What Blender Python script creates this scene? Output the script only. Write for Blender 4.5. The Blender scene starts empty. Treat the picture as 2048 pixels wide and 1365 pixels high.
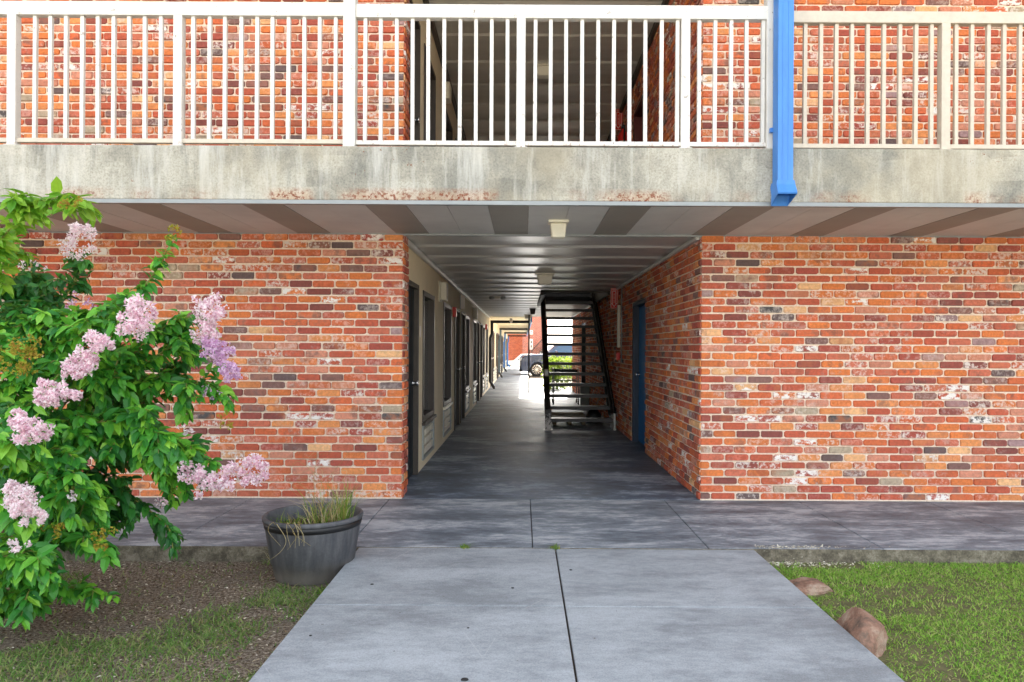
import bpy, math, random
import numpy as np
from mathutils import Vector, Matrix, noise
R = math.radians
sc = bpy.context.scene
COL = sc.collection
rnd = random.Random(7)
nr = np.random.default_rng(11)

# ------------------------------------------------------------------ camera, sky, sun, exposure
EYE, FPX = 1.31, 1450.0
cam_d = bpy.data.cameras.new('camera')
cam = bpy.data.objects.new('camera', cam_d); COL.objects.link(cam)
cam_d.sensor_width = 36.0
cam_d.lens = 36.0 * FPX / 2048
cam_d.shift_x = -22 / 2048
cam_d.shift_y = 14.5 / 2048
cam_d.clip_end = 2000
cam.matrix_world = Matrix.Translation((0, 0, EYE)) @ Matrix.Rotation(R(90), 4, 'X') @ Matrix.Rotation(R(0.3), 4, 'Z')
sc.camera = cam

SUN_EL, SUN_AZ = 31.0, 6.0
w = bpy.data.worlds.new('World'); sc.world = w; w.use_nodes = True
wt = w.node_tree
sky = wt.nodes.new('ShaderNodeTexSky'); sky.sky_type = 'NISHITA'; sky.sun_disc = False
sky.sun_elevation = R(SUN_EL); sky.sun_rotation = R(SUN_AZ)
sky.air_density = 1.0; sky.dust_density = 3.0
hs = wt.nodes.new('ShaderNodeHueSaturation'); hs.inputs['Saturation'].default_value = 0.32
wt.links.new(sky.outputs[0], hs.inputs['Color'])
bg = wt.nodes['Background']; bg.inputs['Strength'].default_value = 0.15
wt.links.new(hs.outputs[0], bg.inputs['Color'])
sd = bpy.data.lights.new('sun', 'SUN'); sd.energy = 4.8; sd.angle = R(0.53); sd.color = (1, .95, .87)
so = bpy.data.objects.new('sun', sd); COL.objects.link(so)
so.rotation_euler = (-R(90 - SUN_EL), 0, -R(SUN_AZ))
so.location = (0, 40, 40)
vs = sc.view_settings
vs.view_transform = 'Standard'; vs.look = 'None'; vs.gamma = 1.0; vs.use_curve_mapping = False
vs.exposure = 2.4
sc.cycles.max_bounces = 12; sc.cycles.diffuse_bounces = 9
sc.cycles.use_denoising = True

# ------------------------------------------------------------------ helpers
def srgb(r, g, b):
    f = lambda c: (c/255/12.92) if c/255 <= .04045 else ((c/255+.055)/1.055)**2.4
    return (f(r), f(g), f(b))

class NT:
    def __init__(s, name):
        s.m = bpy.data.materials.new(name); s.m.use_nodes = True
        s.t = s.m.node_tree; s.b = s.t.nodes['Principled BSDF']
        s.out = s.t.nodes['Material Output']
        s.tc = s.t.nodes.new('ShaderNodeTexCoord')
    def n(s, typ, **kw):
        d = s.t.nodes.new(typ)
        for k, v in kw.items():
            if k in d.inputs: d.inputs[k].default_value = v
            else: setattr(d, k, v)
        return d
    def l(s, a, b): s.t.links.new(a, b)
    def coord(s, scale=(1, 1, 1), src='Object'):
        mp = s.n('ShaderNodeMapping'); mp.inputs['Scale'].default_value = scale
        s.l(s.tc.outputs[src], mp.inputs[0]); return mp.outputs[0]
    def noise(s, scale, detail=4, rough=.6, stretch=(1, 1, 1), dist=0.0):
        d = s.n('ShaderNodeTexNoise'); d.inputs['Scale'].default_value = scale
        d.inputs['Detail'].default_value = detail; d.inputs['Roughness'].default_value = rough
        d.inputs['Distortion'].default_value = dist
        s.l(s.coord(stretch), d.inputs['Vector']); return d.outputs['Fac']
    def ramp(s, fac, stops, interp='LINEAR'):
        d = s.n('ShaderNodeValToRGB'); e = d.color_ramp; e.interpolation = interp
        while len(e.elements) > 1: e.elements.remove(e.elements[0])
        for i, (p, c) in enumerate(stops):
            c = c if isinstance(c, tuple) else (c, c, c)
            el = e.elements[0] if i == 0 else e.elements.new(p)
            el.position = p; el.color = (*c, 1)
        s.l(fac, d.inputs[0]); return d.outputs[0]
    def mix(s, fac, a, b, mode='MIX'):
        d = s.n('ShaderNodeMix'); d.data_type = 'RGBA'; d.blend_type = mode
        for v, k in ((fac, 0), (a, 6), (b, 7)):
            if isinstance(v, (int, float)): d.inputs[k].default_value = v if k == 0 else (v, v, v, 1)
            elif isinstance(v, tuple): d.inputs[k].default_value = (*v, 1)
            else: s.l(v, d.inputs[k])
        return d.outputs[2]
    def math(s, op, a, b=0.0, clamp=False):
        d = s.n('ShaderNodeMath'); d.operation = op; d.use_clamp = clamp
        for v, k in ((a, 0), (b, 1)):
            if isinstance(v, (int, float)): d.inputs[k].default_value = v
            else: s.l(v, d.inputs[k])
        return d.outputs[0]
    def xyz(s):
        d = s.n('ShaderNodeSeparateXYZ'); s.l(s.tc.outputs['Object'], d.inputs[0]); return d.outputs
    def island(s):
        return s.n('ShaderNodeNewGeometry').outputs['Random Per Island']
    def rand2(s, v, k):
        d = s.n('ShaderNodeTexWhiteNoise'); d.noise_dimensions = '1D'
        s.l(s.math('MULTIPLY_ADD', v, 91.7 + k) if False else s.math('ADD', s.math('MULTIPLY', v, 977.0), k), d.inputs['W'])
        return d.outputs['Value']
    def bump(s, h, strength=.3, dist=.01):
        d = s.n('ShaderNodeBump'); d.inputs['Strength'].default_value = strength
        d.inputs['Distance'].default_value = dist
        s.l(h, d.inputs['Height']); s.l(d.outputs[0], s.b.inputs['Normal'])
    def set(s, col=None, rough=None, metal=None, spec=None):
        for v, k in ((col, 'Base Color'), (rough, 'Roughness'), (metal, 'Metallic'), (spec, 'Specular IOR Level')):
            if v is None: continue
            if isinstance(v, tuple): s.b.inputs[k].default_value = (*v, 1)
            elif isinstance(v, (int, float)): s.b.inputs[k].default_value = v
            else: s.l(v, s.b.inputs[k])
        return s.m

def plain(name, col, rough=.6, metal=0.0, var=.15, scale=9.0, bump=0.0, spec=None, stretch=(1, 1, 1)):
    t = NT(name)
    n = t.noise(scale, 5, .65, stretch)
    lo = tuple(c*(1-var) for c in col); hi = tuple(min(1, c*(1+var)) for c in col)
    t.set(t.ramp(n, [(.3, lo), (.7, hi)]), rough, metal, spec)
    if bump: t.bump(t.noise(scale*6, 4), bump, .004)
    return t.m

class MB:
    def __init__(s): s.v = []; s.f = []; s.mi = []; s.cur = 0
    def add(s, vs, fs, mi=None):
        o = len(s.v); s.v.extend([tuple(v) for v in vs])
        for f in fs: s.f.append([i+o for i in f]); s.mi.append(s.cur if mi is None else mi)
    def box(s, x0, x1, y0, y1, z0, z1, mi=None):
        s.add([(x0,y0,z0),(x1,y0,z0),(x1,y1,z0),(x0,y1,z0),(x0,y0,z1),(x1,y0,z1),(x1,y1,z1),(x0,y1,z1)],
              [(0,3,2,1),(4,5,6,7),(0,1,5,4),(1,2,6,5),(2,3,7,6),(3,0,4,7)], mi); return s
    def prism(s, pts, d, mi=None):
        # pts: 3D polygon, d: extrusion vector
        n = len(pts); d = Vector(d); P = [Vector(p) for p in pts]
        s.add([tuple(p) for p in P]+[tuple(p+d) for p in P],
              [tuple(range(n))[::-1], tuple(range(n, 2*n))]+[(i,(i+1)%n,(i+1)%n+n,i+n) for i in range(n)], mi); return s
    def tube(s, pts, r, n=8, r1=None, mi=None, cap=True):
        P = [Vector(p) for p in pts]; m = len(P); rs = r if isinstance(r, (list, tuple)) else [r+((r1 if r1 is not None else r)-r)*i/(m-1) for i in range(m)]
        V = []; F = []; up = None
        for i, p in enumerate(P):
            d = (P[min(i+1,m-1)]-P[max(i-1,0)]).normalized()
            if up is None: up = Vector((0,0,1)) if abs(d.z) < .9 else Vector((0,1,0))
            a = d.cross(up).normalized(); b = a.cross(d).normalized(); up = b
            for k in range(n):
                t = 2*math.pi*(k+.5)/n
                V.append(p+a*math.cos(t)*rs[i]+b*math.sin(t)*rs[i])
        for i in range(m-1):
            for k in range(n): F.append((i*n+k, i*n+(k+1)%n, (i+1)*n+(k+1)%n, (i+1)*n+k))
        if cap: F += [tuple(range(n))[::-1], tuple(range((m-1)*n, m*n))]
        s.add(V, F, mi); return s
    def lathe(s, c, prof, n=32, mi=None, axis='Z', cap=True):
        V = []; F = []; c = Vector(c)
        for r, h in prof:
            for k in range(n):
                t = 2*math.pi*k/n; a, b = r*math.cos(t), r*math.sin(t)
                V.append(c+Vector({'Z':(a,b,h),'Y':(a,h,b),'X':(h,a,b)}[axis]))
        m = len(prof)
        for i in range(m-1):
            for k in range(n): F.append((i*n+k, i*n+(k+1)%n, (i+1)*n+(k+1)%n, (i+1)*n+k))
        if cap: F += [tuple(range(n))[::-1], tuple(range((m-1)*n, m*n))]
        s.add(V, F, mi); return s

ORG = {}
def obj(name, mb, mats, parent=None, smooth=False, bevel=0.0, org=None):
    o0 = ORG.get(parent.name, (0,0,0)) if parent else (org or (0,0,0))
    me = bpy.data.meshes.new(name)
    if isinstance(mb, MB):
        V = np.array(mb.v, dtype=float) - np.array(o0); 
        me.from_pydata(V.tolist(), [], mb.f); mi = mb.mi
    else:
        V, F, mi = mb; me.from_pydata((np.asarray(V) - np.array(o0)).tolist(), [], F)
    mats = mats if isinstance(mats, (list, tuple)) else [mats]
    for m in mats: me.materials.append(m)
    if mi is not None and len(mats) > 1: me.polygons.foreach_set('material_index', np.array(mi, dtype=np.int32))
    if smooth: me.polygons.foreach_set('use_smooth', np.ones(len(me.polygons), dtype=bool))
    me.update()
    o = bpy.data.objects.new(name, me); COL.objects.link(o)
    if parent: o.parent = parent
    else: o.location = o0
    ORG[o.name] = o0
    if bevel:
        b = o.modifiers.new('bevel', 'BEVEL'); b.width = bevel; b.segments = 2; b.limit_method = 'ANGLE'; b.angle_limit = R(40)
    return o
def thing(name, label, cat, loc=(0,0,0), group=None):
    o = bpy.data.objects.new(name, None); COL.objects.link(o); o.location = loc; ORG[o.name] = tuple(loc)
    return tag(o, label, cat, group)
def tag(o, label, cat, group=None):
    o['label'] = label; o['category'] = cat
    if group: o['group'] = group
    return o
def structure(o): o['kind'] = 'structure'; return o
def stuff(o, label=None, cat=None):
    o['kind'] = 'stuff'
    if label: o['label'] = label; o['category'] = cat
    return o
def dup(root, loc, label=None, parent=None):
    c = root.copy(); COL.objects.link(c)
    if parent is None:
        c.location = loc
        if label: c['label'] = label
    else: c.parent = parent
    for ch in list(root.children):
        dup(ch, None, None, c)
    return c
def text(body, size, parent, mat, loc, rot, name='lettering', ext=.0008, line=1.0):
    cu = bpy.data.curves.new(name, 'FONT'); cu.body = body; cu.size = size; cu.extrude = ext
    cu.align_x = 'CENTER'; cu.align_y = 'CENTER'; cu.space_line = line; cu.resolution_u = 2; cu.materials.append(mat)
    tmp = bpy.data.objects.new(name, cu); COL.objects.link(tmp); bpy.context.view_layer.update()
    me = bpy.data.meshes.new_from_object(tmp.evaluated_get(bpy.context.evaluated_depsgraph_get())); bpy.data.objects.remove(tmp)
    o = bpy.data.objects.new(name, me); COL.objects.link(o); o.parent = parent
    o0 = ORG.get(parent.name, (0,0,0)); o.location = tuple(a-b for a, b in zip(loc, o0)); o.rotation_euler = rot
    return o
def P(u, v, Y):   # a point seen at (u, v) of the photograph, Y metres away
    return Vector(((u-1046)*Y/FPX, Y, EYE-(v-697)*Y/FPX))

# ------------------------------------------------------------------ materials
def brick_mat(name, stops, washed=.18, scale=1.0):
    t = NT(name); isl = t.island()
    base = t.ramp(isl, stops, 'CONSTANT')
    r2 = t.rand2(isl, 3.3); r3 = t.rand2(isl, 11.9)
    n1 = t.noise(38, 6, .7); n2 = t.noise(9, 5, .65); n3 = t.noise(120, 3)
    c = t.mix(.75, base, t.ramp(n1, [(.34, .68), (.5, .98), (.66, 1.28)]), 'MULTIPLY')
    c = t.mix(t.math('MULTIPLY', t.ramp(n2, [(.42, 0.), (.58, 1.)]), t.ramp(t.rand2(isl, 5.7), [(.4, 0.), (.9, .6)])), c, t.ramp(r3, [(0, srgb(150,64,48)), (.35, srgb(214,128,70)), (.6, srgb(176,96,74)), (1, srgb(196,140,112))]))
    c = t.mix(.5, c, t.ramp(r3, [(0, .82), (1, 1.22)]), 'MULTIPLY')
    # dark burnt blotches
    c = t.mix(t.math('MULTIPLY', t.ramp(n2, [(.52, 0.), (.64, 1.)]), t.ramp(r3, [(.4, 0.), (.8, .6)])), c, (.10, .06, .055))
    # old lime wash clinging to some of the bricks
    c = t.mix(.07, c, (.55, .42, .34))
    wash = t.ramp(r2, [(1-washed-.25, 0.), (1-washed, .35), (.97, 1.)])
    patch = t.ramp(t.math('ADD', n1, t.math('MULTIPLY', t.noise(16, 4), .6)), [(.78, 0.), (.9, 1.)])
    c = t.mix(t.math('MULTIPLY', wash, patch), c, (.72, .62, .55))
    lime = t.math('MULTIPLY', t.ramp(t.rand2(isl, 21.3), [(0, 0.), (.965, 1.)], 'CONSTANT'), t.ramp(t.noise(15, 5, .7, (1, 1, 1.6)), [(.46, 0.), (.53, 1.)]))
    c = t.mix(lime, c, (.84, .78, .72))
    smear = t.math('MULTIPLY', t.ramp(t.noise(1.7, 3, .6, (1, 1, 1.6)), [(.55, 0.), (.7, .8)]), t.ramp(t.noise(20, 6, .75), [(.5, 0.), (.62, 1.)]))
    c = t.mix(smear, c, (.66, .55, .48))
    t.set(c, .9, 0, .2)
    t.bump(t.math('ADD', n1, t.math('MULTIPLY', n3, .5)), .6, .007)
    return t.m
def pal(*a):
    out = []; p = 0
    for wgt, c in a: out.append((p, c)); p += wgt
    return out
BR = pal((.18, srgb(206,100,58)), (.14, srgb(188,86,60)), (.19, srgb(218,120,60)), (.09, srgb(170,76,62)), (.05, srgb(150,72,62)),
         (.07, srgb(226,144,84)), (.07, srgb(198,106,80)), (.04, srgb(134,68,62)), (.05, srgb(204,134,108)), (.03, srgb(232,178,126)),
         (.03, srgb(126,90,84)), (.02, srgb(176,158,134)), (.02, srgb(98,80,80)), (.01, srgb(160,128,128)), (.015, srgb(74,74,76)))
M_BRICK = brick_mat('old_brick', BR)
t = NT('mortar'); n = t.noise(60, 5)
t.set(t.ramp(n, [(.3, srgb(216,192,168)), (.7, srgb(242,226,206))]), .95, 0, .1); t.bump(t.noise(200, 3), .4, .003); M_MORTAR = t.m
M_CREAM = plain('cream_stucco', srgb(228,214,182), .85, var=.06, scale=2.5, bump=.15)
M_TRIMDK = plain('dark_trim', srgb(70,62,54), .6)
M_BROWN = plain('bronze_frame', srgb(62,52,46), .45, var=.1)
M_DOORDK = plain('dark_green_door', srgb(26,38,44), .4, var=.12)
M_DOORBLUE = plain('blue_door', srgb(24,112,176), .45, var=.1)
M_NAVY = plain('navy_frame', srgb(18,40,62), .45)
M_BLUE = plain('blue_paint', srgb(64,128,202), .45, var=.13, scale=6, stretch=(3, 3, .5))
t = NT('white_paint')
n = t.noise(24, 6, .75); n2 = t.noise(4, 3)
chip = t.math('MULTIPLY', t.ramp(n, [(.60, 0.), (.63, 1.)]), t.ramp(n2, [(.45, 0.), (.6, 1.)]))
x, y, z = t.xyz()
foot = t.math('MULTIPLY', t.ramp(z, [(.0, .9), (.10, 0.)]), t.ramp(t.noise(30, 5, .8, (1, 1, .4)), [(.55, 0.), (.63, 1.)]))
run_ = t.math('MULTIPLY', t.ramp(t.noise(11, 4, .7, (1, 1, .1)), [(.56, 0.), (.7, .5)]), .6)
c = t.mix(chip, t.ramp(n2, [(.3, srgb(204,201,193)), (.7, srgb(222,220,214))]), srgb(150,140,128))
c = t.mix(run_, c, srgb(178,168,148))
t.set(t.mix(foot, c, srgb(138,92,64)), .5); M_WHITE = t.m
M_BEIGE = plain('beige_paint', srgb(196,185,168), .5, var=.08, scale=20)
M_OFFW = plain('offwhite_plastic', srgb(226,220,200), .4, var=.05)
M_GREYBOX = plain('grey_plastic', srgb(150,155,150), .5, var=.06)
M_RED = plain('red_enamel', srgb(216,46,38), .35, var=.08)
M_WHITESIGN = plain('sign_white', srgb(235,225,215), .5, var=.03)
M_BLACK = plain('black_metal', srgb(32,30,29), .5, var=.25, scale=14)
M_BLACKP = plain('black_plastic', srgb(24,24,25), .45)
M_STEEL = plain('pale_steel', srgb(170,172,170), .4, .4)
M_CHROME = plain('bright_metal', (.7, .7, .7), .25, 1.0)
M_RUBBER = plain('tyre_rubber', (.02, .02, .02), .85)
M_WOOD = plain('weathered_wood', srgb(128,116,92), .85, var=.3, scale=5, stretch=(1, 8, 8))
M_WELLSHADE = plain('stairwell_shade', srgb(24,25,24), .7)  # darkness of the stairwell painted in as near black
M_PANELD = plain('vented_soffit', srgb(150,147,137), .55, var=.07, scale=3)
M_PANELL = plain('plain_soffit', srgb(203,205,200), .5, var=.10, scale=2.2)
M_CEIL = plain('pan_ceiling', srgb(202,200,194), .30, var=.06, scale=3, stretch=(.5, 3, 1), spec=.6)
M_UPCEIL = plain('upper_ceiling', srgb(204,200,190), .5, var=.1, scale=2, stretch=(.4, 2, 1))
M_METTRIM = plain('metal_trim', srgb(138,142,142), .4, .2, var=.08)
M_SOIL = plain('potting_soil', srgb(62,50,40), .95, var=.4, scale=40, bump=.6)

t = NT('window_glass'); t.set((.10, .11, .10), .03, 0, 1.0); t.b.inputs['IOR'].default_value = 1.8; M_GLASS = t.m

# stained concrete fascia: square-ish form marks, vertical runs, rust along the lower edge
t = NT('fascia_concrete')
x, y, z = t.xyz()
vor = t.n('ShaderNodeTexVoronoi'); vor.distance = 'CHEBYCHEV'; vor.inputs['Scale'].default_value = 2.6
dn = t.n('ShaderNodeTexNoise'); dn.inputs['Scale'].default_value = 3.0; t.l(t.coord((1, 1, 1.4)), dn.inputs['Vector'])
va = t.n('ShaderNodeVectorMath'); va.operation = 'MULTIPLY_ADD'; va.inputs[1].default_value = (.12, 0, .12)
t.l(dn.outputs['Color'], va.inputs[0]); t.l(t.coord((1, 0, 1.3)), va.inputs[2]); t.l(va.outputs[0], vor.inputs['Vector'])
patch = t.n('ShaderNodeSeparateColor'); t.l(vor.outputs['Color'], patch.inputs[0])
fine = t.noise(70, 5, .75); run = t.noise(7, 5, .7, (1, 1, .12)); big = t.noise(1.3, 4, .6)
c = t.ramp(patch.outputs[0], [(0, srgb(128,128,122)), (.5, srgb(152,150,140)), (1, srgb(170,168,158))])
c = t.mix(.5, c, t.ramp(t.noise(2.3, 6, .7, (1, 1, .8)), [(.38, srgb(116,115,106)), (.5, srgb(164,158,142)), (.6, srgb(198,192,176))]))
c = t.mix(.85, c, t.ramp(fine, [(.28, .5), (.5, 1.), (.75, 1.3)]), 'MULTIPLY')
c = t.mix(t.ramp(run, [(.5, 0.), (.68, .7)]), c, srgb(204,202,194))
c = t.mix(t.ramp(run, [(.3, .6), (.42, 0.)]), c, srgb(108,110,106))
c = t.mix(t.ramp(big, [(.5, 0.), (.66, .4)]), c, srgb(176,164,138))
edge = t.math('MULTIPLY', t.ramp(t.math('MULTIPLY', t.math('SUBTRACT', z, 2.31), 8.), [(0, 1.), (.35, .85), (.75, 0.)]), t.ramp(t.noise(2.2, 3, .5, (1, 1, .3)), [(.47, 0.), (.58, 1.)]))
rust = t.math('MULTIPLY', edge, t.ramp(t.noise(30, 5, .8), [(.5, 0.), (.56, 1.)]))
c = t.mix(t.math('MULTIPLY', edge, .35), c, srgb(196,150,110))
c = t.mix(rust, c, srgb(120,58,36))
spot = t.ramp(t.math('MULTIPLY', t.noise(16, 5, .8), t.ramp(t.noise(1.1, 2), [(.4, .8), (.65, 1.05)])), [(.66, 0.), (.69, 1.)])
c = t.mix(spot, c, srgb(126,78,56))
t.set(c, .9, 0, .2); t.bump(t.noise(110, 4), .5, .004); M_FASCIA = t.m

def concrete(name, lo, mid, hi, sc_=1.6, rough=(.55, .8), stretch=(.7, 1.3, 1), bump=.25, dark=None, spec=.4, scratch=False):
    t = NT(name)
    a = t.noise(sc_, 10, .76, stretch, .15); b = t.noise(sc_*9, 6, .7, stretch); f = t.noise(150, 4, .7)
    s = t.math('ADD', t.math('MULTIPLY', a, .75), t.math('MULTIPLY', b, .25))
    c = t.ramp(s, [(.41, lo), (.5, mid), (.58, hi)])
    c = t.mix(.7, c, t.ramp(f, [(.34, .68), (.5, 1.), (.68, 1.25)]), 'MULTIPLY')
    if dark:
        c = t.mix(t.ramp(t.noise(26, 3, .5), [(.74, 0.), (.76, .8)]), c, dark)
    if scratch:
        v = t.n('ShaderNodeTexVoronoi'); v.feature = 'DISTANCE_TO_EDGE'; v.inputs['Scale'].default_value = 1.5; t.l(t.coord((1.3, .9, 1)), v.inputs['Vector'])
        ln = t.math('MULTIPLY', t.ramp(v.outputs['Distance'], [(.001, .35), (.003, 0.)]), t.ramp(t.noise(2.1, 3), [(.56, 0.), (.6, 1.)]))
        c = t.mix(ln, c, srgb(196, 198, 198))
    t.set(c, t.ramp(s, [(.35, rough[0]), (.65, rough[1])]), 0, spec)
    t.bump(t.math('ADD', f, t.math('MULTIPLY', b, .6)), bump, .004)
    return t.m
M_PATH = concrete('path_concrete', srgb(132,137,141), srgb(154,159,163), srgb(169,174,178), 1.7, (.6, .8), (.6, 1.3, 1), .25, (.12, .11, .10), scratch=True)
M_WALK = concrete('walk_concrete', srgb(88,95,103), srgb(126,133,140), srgb(178,181,184), 2.3, (.5, .8), (.55, 1.5, 1))
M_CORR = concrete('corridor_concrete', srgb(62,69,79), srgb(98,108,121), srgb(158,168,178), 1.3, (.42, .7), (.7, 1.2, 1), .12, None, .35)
M_KERB = concrete('kerb_concrete', srgb(82,76,64), srgb(112,104,88), srgb(142,134,118), 9, (.8, .9), (1, 1, 1), .5)
M_COURT = concrete('court_concrete', srgb(184,178,162), srgb(200,194,180), srgb(212,207,194), 1.2, (.7, .9))
M_LOT = concrete('lot_asphalt', srgb(140,137,128), srgb(158,155,146), srgb(172,169,160), .8, (.8, .9))

t = NT('ground_soil')
a = t.noise(3.0, 6, .7); b = t.noise(60, 5, .8); g = t.noise(1.1, 4)
c = t.ramp(b, [(.34, srgb(46,38,32)), (.46, srgb(116,102,88)), (.56, srgb(162,147,129)), (.68, srgb(208,198,182))])
c = t.mix(t.ramp(a, [(.5, 0.), (.66, .55)]), c, srgb(124,118,108))
t.set(c, .95, 0, .1); t.bump(b, .9, .02); M_SOILG = t.m
M_LAWNBASE = plain('lawn_soil', srgb(96,92,58), .95, var=.45, scale=12, bump=.6)

def leafmat(name, stops, trans=.3, rough=.42, gloss=.45):
    t = NT(name); isl = t.island()
    c = t.ramp(isl, stops)
    c = t.mix(.4, c, t.ramp(t.noise(40, 3), [(.3, .75), (.7, 1.25)]), 'MULTIPLY')
    t.set(c, rough, 0, gloss)
    tr = t.n('ShaderNodeBsdfTranslucent'); t.l(c if 'petal' in name or 'flake' in name else t.mix(.5, c, (.35, .5, .06)), tr.inputs['Color'])
    mx = t.n('ShaderNodeMixShader'); mx.inputs[0].default_value = trans
    t.l(t.b.outputs[0], mx.inputs[1]); t.l(tr.outputs[0], mx.inputs[2]); t.l(mx.outputs[0], t.out.inputs['Surface'])
    return t.m
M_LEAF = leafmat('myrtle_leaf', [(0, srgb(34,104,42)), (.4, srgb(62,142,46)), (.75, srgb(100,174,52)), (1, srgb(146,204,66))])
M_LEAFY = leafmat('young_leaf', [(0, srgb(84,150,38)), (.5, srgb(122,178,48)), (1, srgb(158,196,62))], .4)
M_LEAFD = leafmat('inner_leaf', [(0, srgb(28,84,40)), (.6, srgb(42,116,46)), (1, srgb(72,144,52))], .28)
M_PETAL = leafmat('pink_petal', [(0, srgb(214,170,188)), (.35, srgb(240,212,222)), (.7, srgb(250,236,240)), (1, srgb(252,248,247))], .5, .7, .1)
M_PETALW = leafmat('white_petal', [(0, srgb(236,208,216)), (.5, srgb(248,234,238)), (1, srgb(252,250,248))], .5, .7, .1)
M_PETALL = leafmat('lilac_petal', [(0, srgb(202,156,200)), (.5, srgb(226,192,222)), (1, srgb(242,222,238))], .5, .7, .1)
M_BUD = leafmat('seed_bud', [(0, srgb(132,132,44)), (.5, srgb(170,160,62)), (1, srgb(150,104,50))], .2, .7, .1)
M_TWIG = plain('bark', srgb(112,92,66), .85, var=.3, scale=30)
M_TWIGG = plain('green_stem', srgb(126,130,62), .7, var=.25, scale=30)
M_GRASS = leafmat('lawn_grass', [(0, srgb(88,138,48)), (.4, srgb(130,182,66)), (.75, srgb(172,208,92)), (.9, srgb(186,190,118)), (1, srgb(204,190,144))], .3, .6, .2)
M_GRASSD = leafmat('thin_grass', [(0, srgb(74,112,54)), (.5, srgb(110,148,74)), (.8, srgb(156,168,108)), (1, srgb(160,146,104))], .3, .7, .15)
M_STRAW = leafmat('dry_grass', [(0, srgb(150,128,86)), (.5, srgb(198,178,132)), (1, srgb(222,210,174))], .3, .8, .1)
M_WEED = leafmat('weed_blade', [(0, srgb(70,110,40)), (.6, srgb(110,146,54)), (1, srgb(176,172,90))], .3, .6, .2)
M_HEDGE = leafmat('hedge_leaf', [(0, srgb(52,80,28)), (.5, srgb(90,118,36)), (1, srgb(138,156,56))], .35, .6, .2)
M_MULCH = leafmat('mulch_bit', [(0, srgb(58,46,38)), (.45, srgb(112,92,72)), (.75, srgb(160,140,112)), (.9, srgb(206,194,170)), (1, srgb(226,218,200))], .0, .9, .1)
t = NT('sandstone'); a = t.noise(6, 6, .7); b = t.noise(60, 5, .7)
t.set(t.mix(.6, t.ramp(a, [(.38, srgb(118,102,90)), (.5, srgb(166,128,108)), (.62, srgb(190,166,146))]), t.ramp(b, [(.3, .7), (.7, 1.2)]), 'MULTIPLY'), .9, 0, .2)
t.bump(t.math('ADD', a, t.math('MULTIPLY', b, .6)), .9, .03); M_ROCK = t.m

# ------------------------------------------------------------------ brickwork
COURSE, BLEN = 2.30/34, .2055
def bricks(mb, o, u, n, length, height, lap=0.0, d=.015, joint=.0115, holes=(), detail=True, seed=1):
    """a brick facing: o lower corner, u unit vector along, n outward normal; mortar plane at o, bricks stand d proud."""
    o = Vector(o); u = Vector(u); n = Vector(n); up = Vector((0, 0, 1))
    g = random.Random(seed)
    flip = u.cross(up).dot(n) < 0
    def quad(a0, a1, z0, z1):
        q = [o+u*a0+up*z0, o+u*a1+up*z0, o+u*a1+up*z1, o+u*a0+up*z1]
        mb.add(q, [(3,2,1,0) if flip else (0,1,2,3)], 1)
    # mortar in pieces round the holes
    xs = sorted({0, length, *[h[0] for h in holes], *[h[1] for h in holes]})
    for a, b in zip(xs, xs[1:]):
        m = (a+b)/2; zz = [(h[2], h[3]) for h in holes if h[0] < m < h[1]]
        z = 0
        for h0, h1 in sorted(zz):
            if h0 > z: quad(a, b, z, h0)
            z = h1
        if z < height: quad(a, b, z, height)
    rows = int(round(height/COURSE))
    for r in range(rows):
        z0 = r*COURSE+joint/2; z1 = (r+1)*COURSE-joint/2
        x = -BLEN*(((r+(lap > 0)) % 2)*.5)-g.random()*.02
        while x < length:
            L = BLEN*(1+g.uniform(-.05, .05))
            if length-(x+L) < .06: L = length-x+joint
            a0 = max(x+joint/2, 0.0); a1 = min(x+L-joint/2, length); x += L
            if a0 < joint*.6: a0 = 0.0
            if a1-a0 < .03: continue
            segs = [(a0, a1)]
            for h in holes:
                if h[2] < z1-.01 and h[3] > z0+.01:
                    ns = []
                    for s0, s1 in segs:
                        if h[1] <= s0 or h[0] >= s1: ns.append((s0, s1)); continue
                        if h[0] > s0+.03: ns.append((s0, h[0]))
                        if h[1] < s1-.03: ns.append((h[1], s1))
                    segs = ns
            for s0, s1 in segs:
                j = lambda k: g.uniform(-k, k)
                b0, b1 = z0+j(.0025), z1+j(.0025); c = min(.012, (s1-s0)*.25)
                dd = d*g.uniform(.55, 1.25)
                cc = [c*g.uniform(.35, 1.5) for _ in range(4)]; ch = [q*.7 for q in cc]
                e0 = s0 if s0 <= 0 else s0+j(.003); e1 = s1 if s1 >= length else s1+j(.003)
                if s0 <= 0: cc[0] = cc[3] = .002; 
                if s1 >= length: cc[1] = cc[2] = .002
                pts = [(e0+cc[0], b0), (e1-cc[1], b0), (e1, b0+ch[1]), (e1, b1-ch[2]), (e1-cc[2], b1), (e0+cc[3], b1), (e0, b1-ch[3]), (e0, b0+ch[0])]
                mx_, mz_ = (e0+e1)/2, (b0+b1)/2
                ins = .0035
                V = [o+u*p+up*q for p, q in pts]
                for p, q in pts:
                    pi = p+(ins if p < mx_ else -ins); qi = q+(ins if q < mz_ else -ins)
                    if e0 <= 0 and p <= e0+.004: pi = p
                    if e1 >= length and p >= e1-.004: pi = p
                    V.append(o+u*pi+up*qi+n*(dd+j(.0012)))
                F = [tuple(range(8, 16))]+[(k, (k+1) % 8, (k+1) % 8+8, k+8) for k in range(8)]
                if flip: F = [f[::-1] for f in F]
                mb.add(V, F, 0)

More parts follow.
